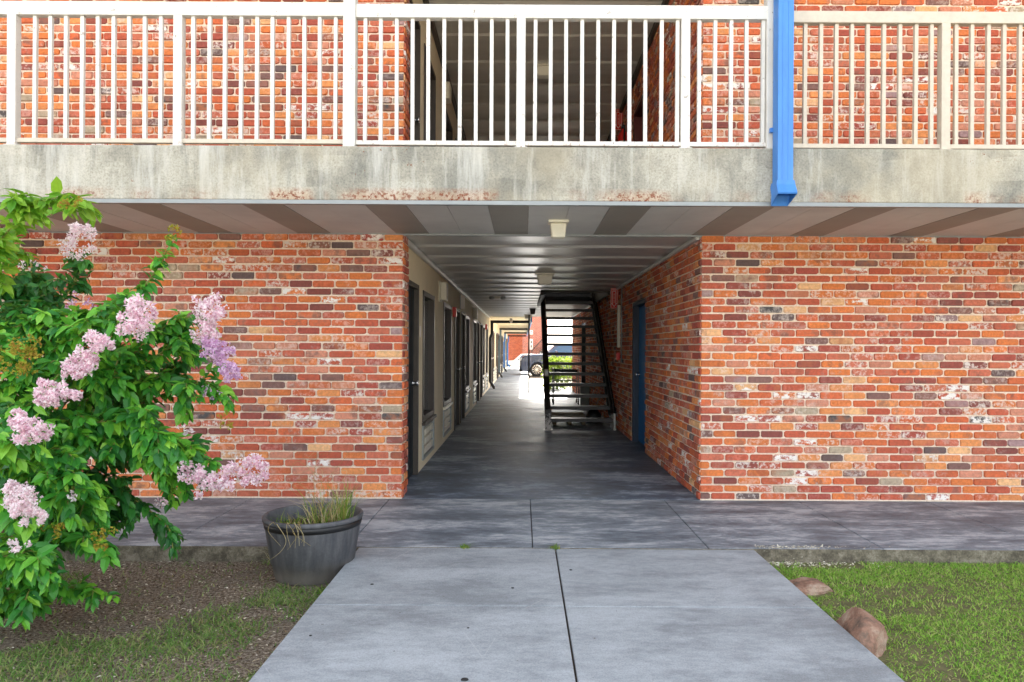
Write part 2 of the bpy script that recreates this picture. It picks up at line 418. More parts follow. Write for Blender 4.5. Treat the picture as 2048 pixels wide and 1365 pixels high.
# ------------------------------------------------------------------ dimensions
YW, YF, YE = 6.30, 4.93, 4.77          # facade, balcony fascia, sidewalk edge
XL, XC, XR = -1.05, -1.09, 1.55        # left pier, cream wall, right corridor wall
ZC, ZS, ZU = 2.30, 2.68, 5.08          # corridor ceiling, upper floor, upper ceiling
YB = 22.7                              # back end of the passage

# ------------------------------------------------------------------ ground, walks
mb = MB()
mb.add([(-220,-200,-.10),(220,-200,-.10),(220,40,-.10),(-220,40,-.10),(220,51,-.62),(-220,51,-.62),(220,300,-.62),(-220,300,-.62)], [(0,1,2,3),(3,2,4,5),(5,4,6,7)])
structure(obj('ground', mb, M_SOILG))
mb = MB(); mb.add([(1.4,-1.2,-.086),(9,-1.2,-.086),(9,4.8,-.086),(1.4,4.8,-.086)], [(0,1,2,3)])
structure(obj('lawn', mb, M_LAWNBASE))
mb = MB(); mb.add([(-60,-90,-.08),(60,-90,-.08),(60,-2.2,-.08),(-60,-2.2,-.08)], [(0,1,2,3)])
structure(obj('bounce_ground', mb, concrete('bounce_concrete', srgb(186,178,160), srgb(202,194,176), srgb(214,208,192), 1.0)))  # unseen pale ground behind the camera, added to bounce sunlight at the facade
# front path: two columns of slabs
mb = MB()
for (a, b) in ((-1.072, .215), (.2245, 1.525)):
    for (c, d) in ((3.70, YE-.006), (2.35, 3.697), (.9, 2.347), (-2.2, .897)):
        mb.box(a, b, c, d, -.16, -.003+ (0.0 if a < 0 else -.002))
structure(obj('path', mb, M_PATH, bevel=.006))
mb = MB(); mb.box(-1.05, 1.5, -2.19, YE-.02, -.15, -.022); structure(obj('path_joint', mb, M_SOIL))
mb = MB()
xs = [-9.2, -8.2, -7.03, -5.86, -4.69, -3.52, -2.34, -1.15, .07, 1.23, 2.385, 3.50, 4.67, 5.84, 7.0, 8.2, 9.2]
for a, b in zip(xs, xs[1:]): mb.box(a+.003, b-.003, YE, YW-.004, -.2, 0)
structure(obj('sidewalk', mb, M_WALK, bevel=.005))
mb = MB(); mb.box(-9.2, 9.2, YE-.014, YE-.001, -.2, -.002)
structure(obj('kerb', mb, M_KERB))
mb = MB(); mb.box(-9.2, 9.2, YE+.03, YW+.05, -.19, -.03); structure(obj('sidewalk_joint', mb, M_SOIL))
mb = MB()
for a, b in zip([6.30, 9.3, 12.4, 15.5, 18.6, 21.7], [9.3, 12.4, 15.5, 18.6, 21.7, 24.8]): mb.box(-1.4, 1.9, a+.002, b-.002, -.2, 0)
for k in range(9): mb.box(-1.4, .25, 24.8+3.1*k+.002, 27.9+3.1*k-.002, -.2, 0)
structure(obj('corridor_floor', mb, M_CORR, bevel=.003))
mb = MB(); mb.box(.256, 12, 24.8, 31, -.2, -.004); mb.box(1.91, 12, 22.75, 24.8, -.2, -.004)
structure(obj('courtyard_pavement', mb, M_COURT))
mb = MB(); mb.add([(-60,22.9,-.09),(60,22.9,-.09),(60,42,-.12),(-60,42,-.12),(60,51,-.5),(-60,51,-.5),(60,140,-.6),(-60,140,-.6)], [(0,1,2,3),(3,2,4,5),(5,4,6,7)])
structure(obj('rear_parking_lot', mb, M_LOT))

# ------------------------------------------------------------------ the motel
motel = thing('motel_building', 'two storey red brick motel with an open passage through its middle and a front balcony', 'building')
def part(name, mb, m, parent=motel, **k): return obj(name, mb, m, parent, **k)

OPEN_D = (9.12, 10.3, 0, 1.97); OPEN_E = (17.8, 19.2, 0, 1.97)
def face(name, o, u, n, L, H, seed, holes=(), lap=0.0):
    mb = MB(); bricks(mb, o, u, n, L, H, lap=lap, seed=seed, holes=holes)
    return part(name, mb, [M_BRICK, M_MORTAR])
for k, z in enumerate((0.0, ZS)):
    H = (34 if k == 0 else 36)*COURSE
    face('brick_wall', (-6.6, YW, z), (1,0,0), (0,-1,0), 6.6+XL, H, 10+k)
    face('brick_wall', (XR, YW, z), (1,0,0), (0,-1,0), 6.0, H, 20+k, lap=.06)
    face('brick_wall', (XL, YW, z), (0,1,0), (1,0,0), .25, H, 30+k, lap=.09)
    hl = [(OPEN_D[0]-YW, OPEN_D[1]-YW, 0, 1.97)]
    if k == 0: hl.append((OPEN_E[0]-YW, OPEN_E[1]-YW, 0, 1.97))
    face('brick_wall', (XR, YW, z), (0,1,0), (-1,0,0), (YB if k == 0 else YB)-YW, H, 40+k, hl, lap=.1)
# mortar bed under the first course
mb = MB()
mb.box(-6.6, XL+.004, YW-.016, YW-.0005, .0005, .012); mb.box(XR-.004, 7.5, YW-.016, YW-.0005, .0005, .012)
part('mortar_bed', mb, M_MORTAR)
# solid cores behind the facings
mb = MB()
mb.box(-9, -1.30, YW+.26, 50.5, -.15, 5.2); mb.box(-9, XL-.012, YW+.02, YW+.25, -.1, 5.2)
mb.box(XR+.30, 9, YW+.02, YB, -.1, 5.2)
for a, b in ((YW+.02, OPEN_D[0]), (OPEN_D[1], OPEN_E[0]), (OPEN_E[1], YB)): mb.box(XR+.012, XR+.30, a, b, -.1, 2.31)
for h in (OPEN_D, OPEN_E): mb.box(XR+.012, XR+.30, h[0], h[1], h[3], 2.31)
for a, b in ((YW+.02, OPEN_D[0]), (OPEN_D[1], YB)): mb.box(XR+.012, XR+.30, a, b, ZS, 5.2)
mb.box(XR+.012, XR+.30, OPEN_D[0], OPEN_D[1], ZS+1.97, 5.2)
part('inner_wall', mb, M_MORTAR)
# end of the brick wall at the back of the passage
mb = MB(); bricks(mb, (XR, YB+.001, 0), (1,0,0), (0,1,0), 4, 34*COURSE, seed=77); part('brick_wall', mb, [M_BRICK, M_MORTAR])

# slabs, ceilings
WELL = (.36, 1.50, 12.55, 16.1)
mb = MB(); mb.box(-9, 9, YF, YW, 2.312, ZS); part('balcony_slab', mb, M_FASCIA, bevel=.008)
mb = MB()
mb.box(-1.3, WELL[0], YW+.001, YB, 2.345, ZS); mb.box(WELL[1], XR+.3, YW+.001, YB, 2.345, ZS)
mb.box(WELL[0], WELL[1], YW+.001, WELL[2], 2.345, ZS); mb.box(WELL[0], WELL[1], WELL[3], YB, 2.345, ZS)
part('upper_floor_slab', mb, M_KERB)
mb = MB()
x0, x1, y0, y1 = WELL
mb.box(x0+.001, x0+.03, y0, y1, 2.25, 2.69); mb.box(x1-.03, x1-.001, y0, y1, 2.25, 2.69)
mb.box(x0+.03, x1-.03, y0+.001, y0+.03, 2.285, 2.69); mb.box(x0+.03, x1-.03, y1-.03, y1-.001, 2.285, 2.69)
part('stairwell_lining', mb, M_WELLSHADE)
mb = MB(); mb.box(x0-.05, x0, y0-.04, y1, 2.235, 2.34); mb.box(x0, x1, y0-.04, y0, 2.275, 2.34); part('stairwell_trim', mb, M_TRIMDK, bevel=.004)

def pan_ceiling(z, ya, yb, hole=None):
    mb = MB(); per = .82; prof = [(0, .0), (.40, .006), (.43, .028), (.78, .018), (.82, 0)]
    Y = []; k = 0
    while ya+k*per < yb:
        for a, h in prof[:-1]: Y.append((ya+k*per+a, z+h))
        k += 1
    Y = [q for q in Y if q[0] < yb]+[(yb, z)]
    if hole:
        for hy in hole[2:]:
            for i in range(len(Y)-1):
                if Y[i][0] < hy < Y[i+1][0]:
                    f = (hy-Y[i][0])/(Y[i+1][0]-Y[i][0]); Y.insert(i+1, (hy, Y[i][1]+f*(Y[i+1][1]-Y[i][1]))); break
    for (ya_, za), (yb_, zb) in zip(Y, Y[1:]):
        m = (ya_+yb_)/2
        spans = [(-1.09, XR)]
        if hole and hole[2] < m < hole[3]: spans = [(-1.09, hole[0]), (hole[1], XR)]
        for a, b in spans: mb.add([(a,ya_,za),(b,ya_,za),(b,yb_,zb),(a,yb_,zb)], [(3,2,1,0)])
    return mb
part('corridor_ceiling', pan_ceiling(ZC, YW+.002, YB, WELL), M_CEIL)
part('corridor_ceiling', pan_ceiling(ZU, YW+.002, YB), M_UPCEIL)
# balcony soffit panels
mb = MB(); k0 = -32
for k in range(k0, 34):
    xa = -.25+.2843*k; dark = k % 3 == 0
    mb.box(xa+.0015, xa+.2843-.0015, YF+.03, YW-.012, 2.2995-(.002 if dark else 0)+rnd.uniform(-.0015, .0015), 2.3115, 0 if dark else 1)
part('balcony_soffit', mb, [M_PANELD, M_PANELL])
mb = MB(); mb.box(-9, 9, YF-.008, YF+.029, 2.283, 2.3105); mb.box(-9, 9, YW-.012, YW-.0095, 2.288, 2.3); mb.box(XL, XR, YW-.009, YW+.02, 2.284, 2.3)
part('soffit_trim', mb, M_METTRIM, bevel=.002)
mb = MB(); mb.box(XC+.001, XC+.045, YW+.26, YB, 2.255, 2.299); mb.box(XR-.05, XR-.011, YW+.02, WELL[2]-.05, 2.262, 2.299); mb.box(XR-.05, XR-.011, WELL[3], YB, 2.262, 2.299)
part('ceiling_moulding', mb, M_CEIL, bevel=.008)
mb = MB(); mb.box(XC+.001, XC+.05, YW+.26, YB, 5.0, 5.079); mb.box(XR-.06, XR-.011, YW+.02, YB, 5.0, 5.079)
part('ceiling_moulding', mb, M_TRIMDK, bevel=.008)
mb = MB(); mb.box(-9.2, 9.2, 4.55, YW, ZU, 5.45); mb.box(-9.2, 9.2, YW, YB+.6, 5.13, 5.45); part('roof', mb, M_PANELL)
# white roof column at the railing
mb = MB(); mb.box(-1.238, -1.155, YF+.012, YF+.095, ZS, ZU); part('roof_column', mb, M_WHITE, bevel=.004)
mb = MB(); mb.box(6.0, 6.083, YF+.012, YF+.095, ZS, ZU); part('roof_column', mb, M_WHITE, bevel=.004)

# cream room wall with its openings
def cream_wall(name, openings, ya, yb, z0, z1, parent):
    mb = MB(); ys = sorted({ya, yb, *[o[0] for o in openings], *[o[1] for o in openings]})
    for a, b in zip(ys, ys[1:]):
        m = (a+b)/2; op = [o for o in openings if o[0] < m < o[1]]
        if not op: mb.box(XC-.2, XC, a, b, z0, z1)
        else:
            if op[0][2] > z0+.005: mb.box(XC-.2, XC, a, b, z0, op[0][2])
            mb.box(XC-.2, XC, a, b, op[0][3], z1)
    return obj(name, mb, M_CREAM, parent)
DOORS = [(6.62, 7.50), (11.5, 12.38), (12.62, 13.5), (17.05, 17.95), (18.4, 19.3)]
WINS = [(7.86, 8.84), (9.9, 10.94), (13.68, 14.62), (15.82, 16.86), (19.62, 20.5), (21.3, 22.3)]
def door(a, b, z, parent, mat=None, X=XC, s=1, pr=.014):
    """a room door seen edge on: slab with frame and knob; s=1 faces +x, s=-1 faces -x"""
    mat = mat or M_DOORDK
    bx = lambda mb, xa, xb, *r: mb.box(*sorted((X+s*xa, X+s*xb)), *r)
    mb = MB(); bx(mb, -.075, -.035, a+.045, b-.045, z+.012, z+1.905)
    d = obj('door', mb, mat, parent, bevel=.003)
    mb = MB()
    bx(mb, -.11, pr, a+.001, a+.044, z+.001, z+1.955); bx(mb, -.11, pr, b-.044, b-.001, z+.001, z+1.955); bx(mb, -.11, pr, a+.044, b-.044, z+1.908, z+1.955)
    obj('door_frame', mb, M_NAVY if mat is M_DOORBLUE else M_TRIMDK if mat is M_DOORDK else mat, d, bevel=.003)
    mb = MB(); c = Vector((X-s*.035, b-.11, z+.95))
    mb.lathe(c, [(.028, 0), (.03, s*.006), (.011, s*.01), (.011, s*.03), (.026, s*.038), (.03, s*.052), (.018, s*.064)], 14, axis='X')
    obj('handle', mb, M_CHROME, d, smooth=True)
    return d
def window(a, b, z, parent):
    z0, z1 = z+.50, z+1.935
    mb = MB()
    fw = .05
    mb.box(XC-.1, XC+.012, a+.001, a+fw, z0, z1); mb.box(XC-.1, XC+.012, b-fw, b-.001, z0, z1)
    mb.box(XC-.1, XC+.012, a+fw, b-fw, z0, z0+.06); mb.box(XC-.1, XC+.012, a+fw, b-fw, z1-.055, z1-.001)
    m = a+(b-a)*.5; mb.box(XC-.085, XC-.045, m-.02, m+.02, z0+.06, z1-.055)
    wn = obj('window', mb, M_BROWN, parent, bevel=.003)
    mb = MB(); mb.box(XC-.078, XC-.072, a+fw, m-.02, z0+.06, z1-.055); mb.box(XC-.066, XC-.060, m+.02, b-fw, z0+.06, z1-.055)
    obj('pane', mb, M_GLASS, wn)
    mb = MB(); mb.box(XC+.0005, XC+.04, a-.02, b+.02, z0-.035, z0-.002); obj('sill', mb, M_OFFW if int(a*10) % 2 else M_BROWN, wn, bevel=.004)
    return wn
def aircon(a, b, z, label, grp='air conditioner grilles under the room windows'):
    c = ((XC), (a+b)/2, z+.09)
    r = thing('air_conditioner', label, 'air conditioner', c, grp)
    mb = MB(); z0, z1 = z+.085, z+.462
    mb.box(XC-.12, XC+.016, a+.002, a+.035, z0, z1); mb.box(XC-.12, XC+.016, b-.035, b-.002, z0, z1)
    mb.box(XC-.12, XC+.016, a+.035, b-.035, z0, z0+.03); mb.box(XC-.12, XC+.016, a+.035, b-.035, z1-.03, z1)
    mb.box(XC-.12, XC-.1, a+.035, b-.035, z0+.03, z1-.03)
    obj('casing', mb, M_GREYBOX, r, bevel=.003)
    mb = MB(); n = 3
    for i in range(n):
        for j in range(4):
            za = z0+.045+i*(z1-z0-.075)/n; ya = a+.06+j*(b-a-.11)/4
            mb.box(XC-.09, XC+.004, ya, ya+(b-a-.11)/4-.025, za, za+(z1-z0-.075)/n-.03)
    obj('grille', mb, M_OFFW, r, bevel=.004)
    return r
def room_side(doors, wins, z, parent, ya, yb, ztop, labels, aclist):
    cream_wall('room_wall', [(a, b, z, z+1.957) for a, b in doors]+[(a, b, z+.07, z+1.94) for a, b in wins], ya, yb, z, ztop, parent)
    for a, b in doors: door(a, b, z, parent)
    for i, (a, b) in enumerate(wins):
        window(a, b, z, parent)
        if i < len(aclist): aircon(a, b, z, aclist[i])
room_side(DOORS, WINS, 0, motel, YW+.255, YB, ZC-.001, None,
          ['slatted cream air conditioner grille below the passage window closest to the brick pier',
           'slatted air conditioner grille below the second passage window, under the white wall light',
           'slatted air conditioner grille just past the first pair of dark doors',
           'slatted air conditioner grille below the fourth passage window, before the second pair of dark doors',
           'slatted air conditioner grille just past the second pair of dark doors',
           'slatted air conditioner grille by the first dark drainpipe elbow'])
room_side([d for d in DOORS if d[1] < 15], [q for q in WINS if q[1] < 15], ZS, motel, YW+.255, YB, ZU-.001, None,
          ['upstairs air conditioner grille nearest the balcony', 'upstairs air conditioner grille in the middle of the upper hall', 'upstairs air conditioner grille at the dark end of the upper hall'])
# right hand doors
bd = door(OPEN_D[0]+.002, OPEN_D[1]-.002, 0, motel, M_DOORBLUE, XR+.055, -1, .05); bd['label'] = 'bright blue door in the brick wall'
door(OPEN_E[0]+.002, OPEN_E[1]-.002, 0, motel, M_BLACKP, XR+.07, -1, .065)
ud = door(OPEN_D[0]+.002, OPEN_D[1]-.002, ZS, motel, plain('maroon_door', srgb(96,34,30), .5), XR+.09, -1, .085)

# ------------------------------------------------------------------ balcony railings
YR = YF+.054
def railing(label, posts, balusters, xa, xb, mat, botmat, z0, z1, rail=.092, mid_gap=None):
    r = thing('balcony_railing', label, 'railing', ((xa+xb)/2, YR, ZS), 'railings along the balcony edge')
    mb = MB(); mb.box(xa, xb, YR-.03, YR+.03, z1-rail, z1); obj('top_rail', mb, mat, r, bevel=.004)
    mb = MB(); mb.box(xa, xb, YR-.018, YR+.018, z0, z0+.03); obj('bottom_rail', mb, botmat, r, bevel=.003)
    for x in posts:
        mb = MB(); mb.box(x-.03, x+.03, YR-.033, YR+.027, ZS+.001, z1-rail); mb.box(x-.045, x+.045, YR-.042, YR+.042, ZS+.0005, ZS+.006)
        obj('post', mb, mat, r, bevel=.003)
    for x in balusters:
        mb = MB(); dx = rnd.uniform(-.002, .002); tl = rnd.uniform(-.0025, .0025)
        mb.prism([(x-.0122+dx, YR-.0122, z0+.031), (x+.0122+dx, YR-.0122, z0+.031), (x+.0122+dx, YR+.0122, z0+.031), (x-.0122+dx, YR+.0122, z0+.031)], (tl, 0, z1-rail-z0-.032))
        obj('baluster', mb, mat, r)
    return r
S = 294.0
px = lambda u: (u-1046)/S
bal = lambda a, n, p=.1085: [a+p*i for i in range(n)]
railing('white balcony railing left of the white roof column, beige bottom rail', [px(15), px(349), -4.65], bal(px(57), 9)+bal(px(378), 10)+bal(-4.53, 9), -5.0, -1.239, M_WHITE, M_BEIGE, 2.705, 3.667)
railing('bright white balcony railing in front of the dark upper passage', [px(1039), px(1370)], bal(px(725), 10)+bal(px(1067), 10)+bal(px(1399), 5), -1.154, 1.69, M_WHITE, M_WHITE, 2.70, 3.66)
mb = MB(); 
rr = railing('dull beige balcony railing right of the blue downspout', [px(1893), px(1893)+1.146], bal(px(1612), 9)+bal(px(1918), 10)+bal(px(1918)+1.15, 9), 1.80, 5.99, M_BEIGE, M_BEIGE, 2.693, 3.628, .08)
mb = MB(); mb.box(1.655, 1.70, YR-.04, YR+.04, ZS, ZU); obj('end_post', mb, M_WHITE, bpy.data.objects['balcony_railing.001'], bevel=.003)

# blue downspout
dsp = thing('downspout', 'bright blue rectangular downspout running down past the balcony railing', 'downspout', (1.73, YF-.09, 2.3))
mb = MB(); mb.box(1.68, 1.782, YF-.132, YF-.03, 2.425, 5.0); 
for xx in (1.712, 1.75): mb.box(xx-.004, xx+.004, YF-.1345, YF-.1325, 2.43, 5.0)
obj('pipe', mb, M_BLUE, dsp, bevel=.006)
mb = MB()
def ring(z, dy, ex): return [(1.68-ex, YF-.132-ex+dy, z), (1.782+ex, YF-.132-ex+dy, z), (1.782+ex, YF-.03+ex+dy, z), (1.68-ex, YF-.03+ex+dy, z)]
rings = [ring(2.43, 0, .004), ring(2.40, 0, .008), ring(2.345, -.03, .010)]
lo = [(1.672, YF-.115, 2.275), (1.790, YF-.115, 2.275), (1.790, YF-.012, 2.292), (1.672, YF-.012, 2.292)]
rings.append([(1.670, YF-.168, 2.335), (1.792, YF-.168, 2.335), (1.786, YF-.02, 2.282), (1.676, YF-.02, 2.282)])
V = [v for q in rings for v in q]; F = []
for i in range(len(rings)-1):
    for k in range(4): F.append((i*4+k, i*4+(k+1)%4, i*4+4+(k+1)%4, i*4+4+k))
mb.add(V, F); e = obj('elbow', mb, M_BLUE, dsp)
sm = e.modifiers.new('solid', 'SOLIDIFY'); sm.thickness = .004; sm.offset = -1
mb = MB(); mb.box(1.665, 1.797, YF-.029, YF-.002, 2.78, 2.81); mb.box(1.665, 1.797, YF-.029, YF-.002, 3.9, 3.93); obj('strap', mb, M_BLUE, dsp)

# ------------------------------------------------------------------ light fixtures
def jar_light(x, y, z, wd, dp, h, label, name='ceiling_light', mb_mat=None):
    r = thing(name, label, 'light fixture', (x, y, z), 'light fixtures under the ceilings')
    mb = MB(); mb.box(x-wd/2, x+wd/2, y-dp/2, y+dp/2, z-.022, z-.0005); obj('base_plate', mb, mb_mat or M_OFFW, r, bevel=.004)
    a, b = wd*.41, wd*.33; ya, yb = dp*.42, dp*.34
    mb = MB(); z1 = z-.0225; z2 = z-h
    mb.add([(x-a,y-ya,z1),(x+a,y-ya,z1),(x+a,y+ya,z1),(x-a,y+ya,z1),(x-b,y-yb,z2),(x+b,y-yb,z2),(x+b,y+yb,z2),(x-b,y+yb,z2)],
           [(0,1,2,3),(7,6,5,4),(4,5,1,0),(5,6,2,1),(6,7,3,2),(7,4,0,3)])
    obj('lens', mb, mb_mat or M_OFFW, r, bevel=.012)
    return r
jar_light(.268, 5.62, 2.298, .155, .15, .135, 'cream light fixture under the balcony soffit, in front of the passage')
jar_light(.285, 9.65, ZC+.005, .26, .2, .15, 'wide cream light fixture on the passage ceiling before the stairwell')
jar_light(.24, 18.2, ZC+.01, .17, .17, .15, 'small dark light fixture on the passage ceiling beyond the stairs', mb_mat=M_BROWN)
jar_light(.15, 21.6, ZC+.01, .26, .2, .12, 'pale light fixture at the far end of the passage ceiling, above the thin post')
jar_light(.25, 9.7, ZU+.005, .24, .2, .15, 'cream light fixture on the dark upper passage ceiling')
em = thing('emergency_light', 'flat twin headed emergency light on the passage ceiling', 'emergency light', (-.5, 14.0, ZC))
mb = MB(); mb.box(-.55, -.45, 13.95, 14.05, ZC-.03, ZC+.02); obj('body', mb, M_OFFW, em, bevel=.005)
for s in (-1, 1):
    mb = MB(); mb.lathe((-.5+s*.11, 14.0, ZC-.03), [(.045, .04), (.05, .0), (.04, -.02), (.01, -.024)], 18); obj('lamp_head', mb, M_STEEL, em, smooth=True)
def wall_box(y, z, label):
    r = thing('wall_light', label, 'wall light', (XC, y, z), 'white box lights on the cream wall')
    mb = MB(); mb.box(XC+.0005, XC+.02, y-.13, y+.13, z-.13, z+.13); obj('back_plate', mb, M_OFFW, r, bevel=.004)
    mb = MB(); mb.box(XC+.021, XC+.10, y-.115, y+.115, z-.115, z+.115); obj('lens', mb, M_OFFW, r, bevel=.015)
wall_box(9.45, 2.04, 'white box light on the cream wall above the second passage window')
wall_box(15.75, 2.06, 'small white box light on the cream wall above the fourth window')
wall_box(9.75, 4.74, 'white box light on the cream wall of the upper passage')
def alarm(y, z, label):
    r = thing('fire_alarm', label, 'fire alarm', (XC, y, z), 'red fire alarms on the cream wall')
    mb = MB(); mb.box(XC+.0005, XC+.055, y-.065, y+.065, z-.075, z+.075); obj('housing', mb, M_RED, r, bevel=.006)
    mb = MB(); mb.box(XC+.0555, XC+.075, y-.04, y+.04, z+.02, z+.05); obj('strobe', mb, M_WHITESIGN, r, bevel=.005)
alarm(11.25, 1.865, 'red fire alarm on the cream wall before the first pair of doors')
alarm(20.9, 1.92, 'small red fire alarm on the cream wall near the first drainpipe')
wall_sign = thing('wall_sign', 'narrow white sign projecting above the passage doors', 'sign', (XC, 12.5, 2.02))
mb = MB(); mb.box(XC+.0005, XC+.012, 12.47, 12.53, 1.98, 2.22); obj('bracket', mb, M_STEEL, wall_sign)
mb = MB(); mb.box(XC+.0125, XC+.085, 12.492, 12.508, 1.98, 2.22); obj('panel', mb, M_WHITESIGN, wall_sign, bevel=.002)
pl = thing('number_plate', 'small pale plate on the cream wall between the first door and window', 'plate', (XC, 7.66, 1.45))
mb = MB(); mb.box(XC+.0005, XC+.008, 7.62, 7.70, 1.42, 1.54); obj('plate', mb, M_WHITESIGN, pl, bevel=.002)

# ------------------------------------------------------------------ things on the right wall
def ext_sign(z, label, y=11.75):
    x1, x0 = XR-.012, XR-.135
    r = thing('fire_extinguisher_sign', label, 'sign', (x1, y, z), 'red arrow signs for fire extinguishers')
    H = .335; z0 = z-H/2
    mb = MB(); mb.box(x0, x1, y, y+.006, z0, z0+H); mb.box(x1-.003, x1+.0, y-.03, y-.0005, z0, z0+H); obj('panel', mb, M_RED, r, bevel=.001)
    mb = MB(); q = .006; f = y-.0015
    for a in ((x0+.004, x0+.004+q, z0+.004, z0+H-.004), (x1-.012-q, x1-.012, z0+.004, z0+H-.004)): mb.box(a[0], a[1], f, y-.0003, a[2], a[3])
    mb.box(x0+.004+q, x1-.012-q, f, y-.0003, z0+.004, z0+.004+q); mb.box(x0+.004+q, x1-.012-q, f, y-.0003, z0+H-.004-q, z0+H-.004)
    obj('border', mb, M_WHITESIGN, r)
    cx = (x0+x1-.008)/2
    mb = MB()
    for s in (-1, 1):
        mb.box(cx+s*.026-.003, cx+s*.026+.003, f, y-.0003, z0+.08, z0+H-.055)
        p = [(cx+s*.046, 0, z0+.085), (cx, 0, z0+.026), (cx, 0, z0+.036), (cx+s*.034, 0, z0+.085)]
        p = [(a, f, c) for a, _, c in p]
        mb.prism(p if s > 0 else p[::-1], (0, .0012, 0))
        mb.box(*sorted((cx+s*.0291, cx+s*.046)), f, y-.0003, z0+.0802, z0+.086)
    mb.box(cx-.023, cx+.023, f, y-.0003, z0+H-.061, z0+H-.055)
    obj('arrow', mb, M_WHITESIGN, r)
    text('FIRE', .034, r, M_WHITESIGN, (cx, y-.0012, z0+H-.035), (R(90), 0, 0))
    o = text('\n'.join('EXTINGUISHER'), .021, r, M_WHITESIGN, (cx, y-.0012, z0+.165), (R(90), 0, 0), line=.62)
    return r
ext_sign(2.13, 'red fire extinguisher sign with white down arrow beside the stairs')
ext_sign(4.90, 'red fire extinguisher sign with white down arrow in the upper passage', 11.35)
cd = thing('conduit', 'pale grey vertical conduit cover on the brick wall by the blue door', 'conduit', (XR, 11.5, 1.3))
mb = MB(); mb.box(XR-.055, XR-.0125, 11.45, 11.55, 1.33, 2.0); obj('cover', mb, M_OFFW, cd, bevel=.006)
mb = MB(); mb.tube([(XR-.03, 11.2, ZC), (XR-.03, 11.2, 1.1)], .011, 8); obj('pipe', mb, M_STEEL, cd, smooth=True)
ps = thing('fire_alarm_pull', 'small red fire alarm pull box on the brick wall below the conduit', 'fire alarm', (XR, 11.55, 1.17))
mb = MB(); mb.box(XR-.07, XR-.0125, 11.5, 11.6, 1.13, 1.25); obj('housing', mb, M_RED, ps, bevel=.006)
mb = MB(); mb.box(XR-.078, XR-.0705, 11.52, 11.58, 1.14, 1.165); obj('handle', mb, M_WHITESIGN, ps)
ex = thing('fire_extinguisher', 'red fire extinguisher on the upper passage wall', 'fire extinguisher', (XR-.1, 10.62, 4.0))
mb = MB(); mb.lathe((XR-.1, 10.62, 4.0), [(.07, 0), (.075, .02), (.075, .42), (.06, .47), (.025, .5), (.022, .53)], 20); obj('cylinder', mb, M_RED, ex, smooth=True)
mb = MB(); mb.lathe((XR-.1, 10.62, 4.2), [(.0762, 0), (.0762, .14)], 20, cap=False); obj('paper_label', mb, M_WHITESIGN, ex, smooth=True)
mb = MB(); mb.box(XR-.125, XR-.075, 10.56, 10.66, 4.53, 4.57); mb.tube([(XR-.1, 10.55, 4.55), (XR-.1, 10.48, 4.51), (XR-.1, 10.52, 4.25)], .012, 6); obj('valve', mb, M_BLACKP, ex)
mb = MB(); mb.box(XR-.03, XR-.0125, 10.55, 10.69, 4.0, 4.3); obj('bracket', mb, M_STEEL, ex)

# ------------------------------------------------------------------ steel stairs
st = thing('steel_staircase', 'open black steel staircase climbing through the passage ceiling', 'staircase', (.95, 12.0, 0))
n_t, rise, run, ty0 = 15, .1765, .281, 11.70
t = NT('chipped_black_paint'); x, y, z = t.xyz()
n = t.noise(22, 6, .8)
chip = t.ramp(t.math('SUBTRACT', n, t.math('MULTIPLY', z, .75)), [(.36, 0.), (.42, 1.)])
t.set(t.mix(chip, t.ramp(t.noise(9), [(.3, srgb(36,32,30)), (.7, srgb(62,54,49))]), srgb(196,188,180)), .5); M_CHIP = t.m
M_TREAD = plain('worn_tread', srgb(52,46,42), .45, var=.3, scale=12)
def stringer(xa, xb, m):
    mb = MB(); dz = .13
    sl = rise/run
    yb0 = ty0-.08; pts = []
    ztop = ZS-.02
    f = lambda y: (y-ty0)*sl+rise
    y1 = ty0+(ztop-rise)/sl
    pts = [(yb0, 0), (yb0, f(yb0)+dz), (y1-.1, f(y1-.1)+dz), (y1, f(y1)-.02), (y1, f(y1)-dz*1.3), (ty0+.32, 0)]
    mb.prism([(xa, a, b) for a, b in pts], (xb-xa, 0, 0))
    return mb
mb = stringer(.395, .425, None); 
sl = rise/run
obj('stringer', mb, M_CHIP, st, bevel=.003)
mb = MB()
for off in (.105, -.16):
    a = Vector((.40, ty0-.05, rise+off-.05*sl)); b = Vector((.40, ty0+2.35/sl, rise+off+2.35))
    if off < 0: a = Vector((.40, ty0+.3, rise+off+.3*sl))
    mb.prism([(.365, a.y, a.z), (.455, a.y, a.z), (.455, a.y, a.z+.025), (.365, a.y, a.z+.025)], tuple(b-a))
mb.box(.36, .46, ty0-.1, ty0-.06, .0, .33); mb.box(.34, .48, ty0-.16, ty0+.02, .0005, .012)
obj('flange', mb, M_CHIP, st)
M_STR2 = plain('grey_stringer', srgb(206,202,196), .5, var=.15)
mb = stringer(1.46, 1.49, None); obj('stringer', mb, M_STR2, st, bevel=.003)
mb = MB()
for off in (.105, -.16):
    a = Vector((1.45, ty0-.05, rise+off-.05*sl)); b = Vector((1.45, ty0+2.35/sl, rise+off+2.35))
    if off < 0: a = Vector((1.45, ty0+.3, rise+off+.3*sl))
    mb.prism([(1.42, a.y, a.z), (1.50, a.y, a.z), (1.50, a.y, a.z+.025), (1.42, a.y, a.z+.025)], tuple(b-a))
obj('flange', mb, M_BLACK, st)
for i in range(14):
    z = rise*(i+1); y = ty0+run*i
    mb = MB(); mb.box(.426, 1.459, y, y+.265, z-.012, z); mb.box(.426, 1.459, y-.006, y-.0005, z-.052, z+.001); mb.box(.426, 1.459, y+.2655, y+.271, z-.045, z)
    mb.box(.4265, .46, y+.02, y+.24, z-.045, z-.0125); mb.box(1.425, 1.4585, y+.02, y+.24, z-.045, z-.0125)
    obj('tread', mb, M_TREAD, st, bevel=.002)
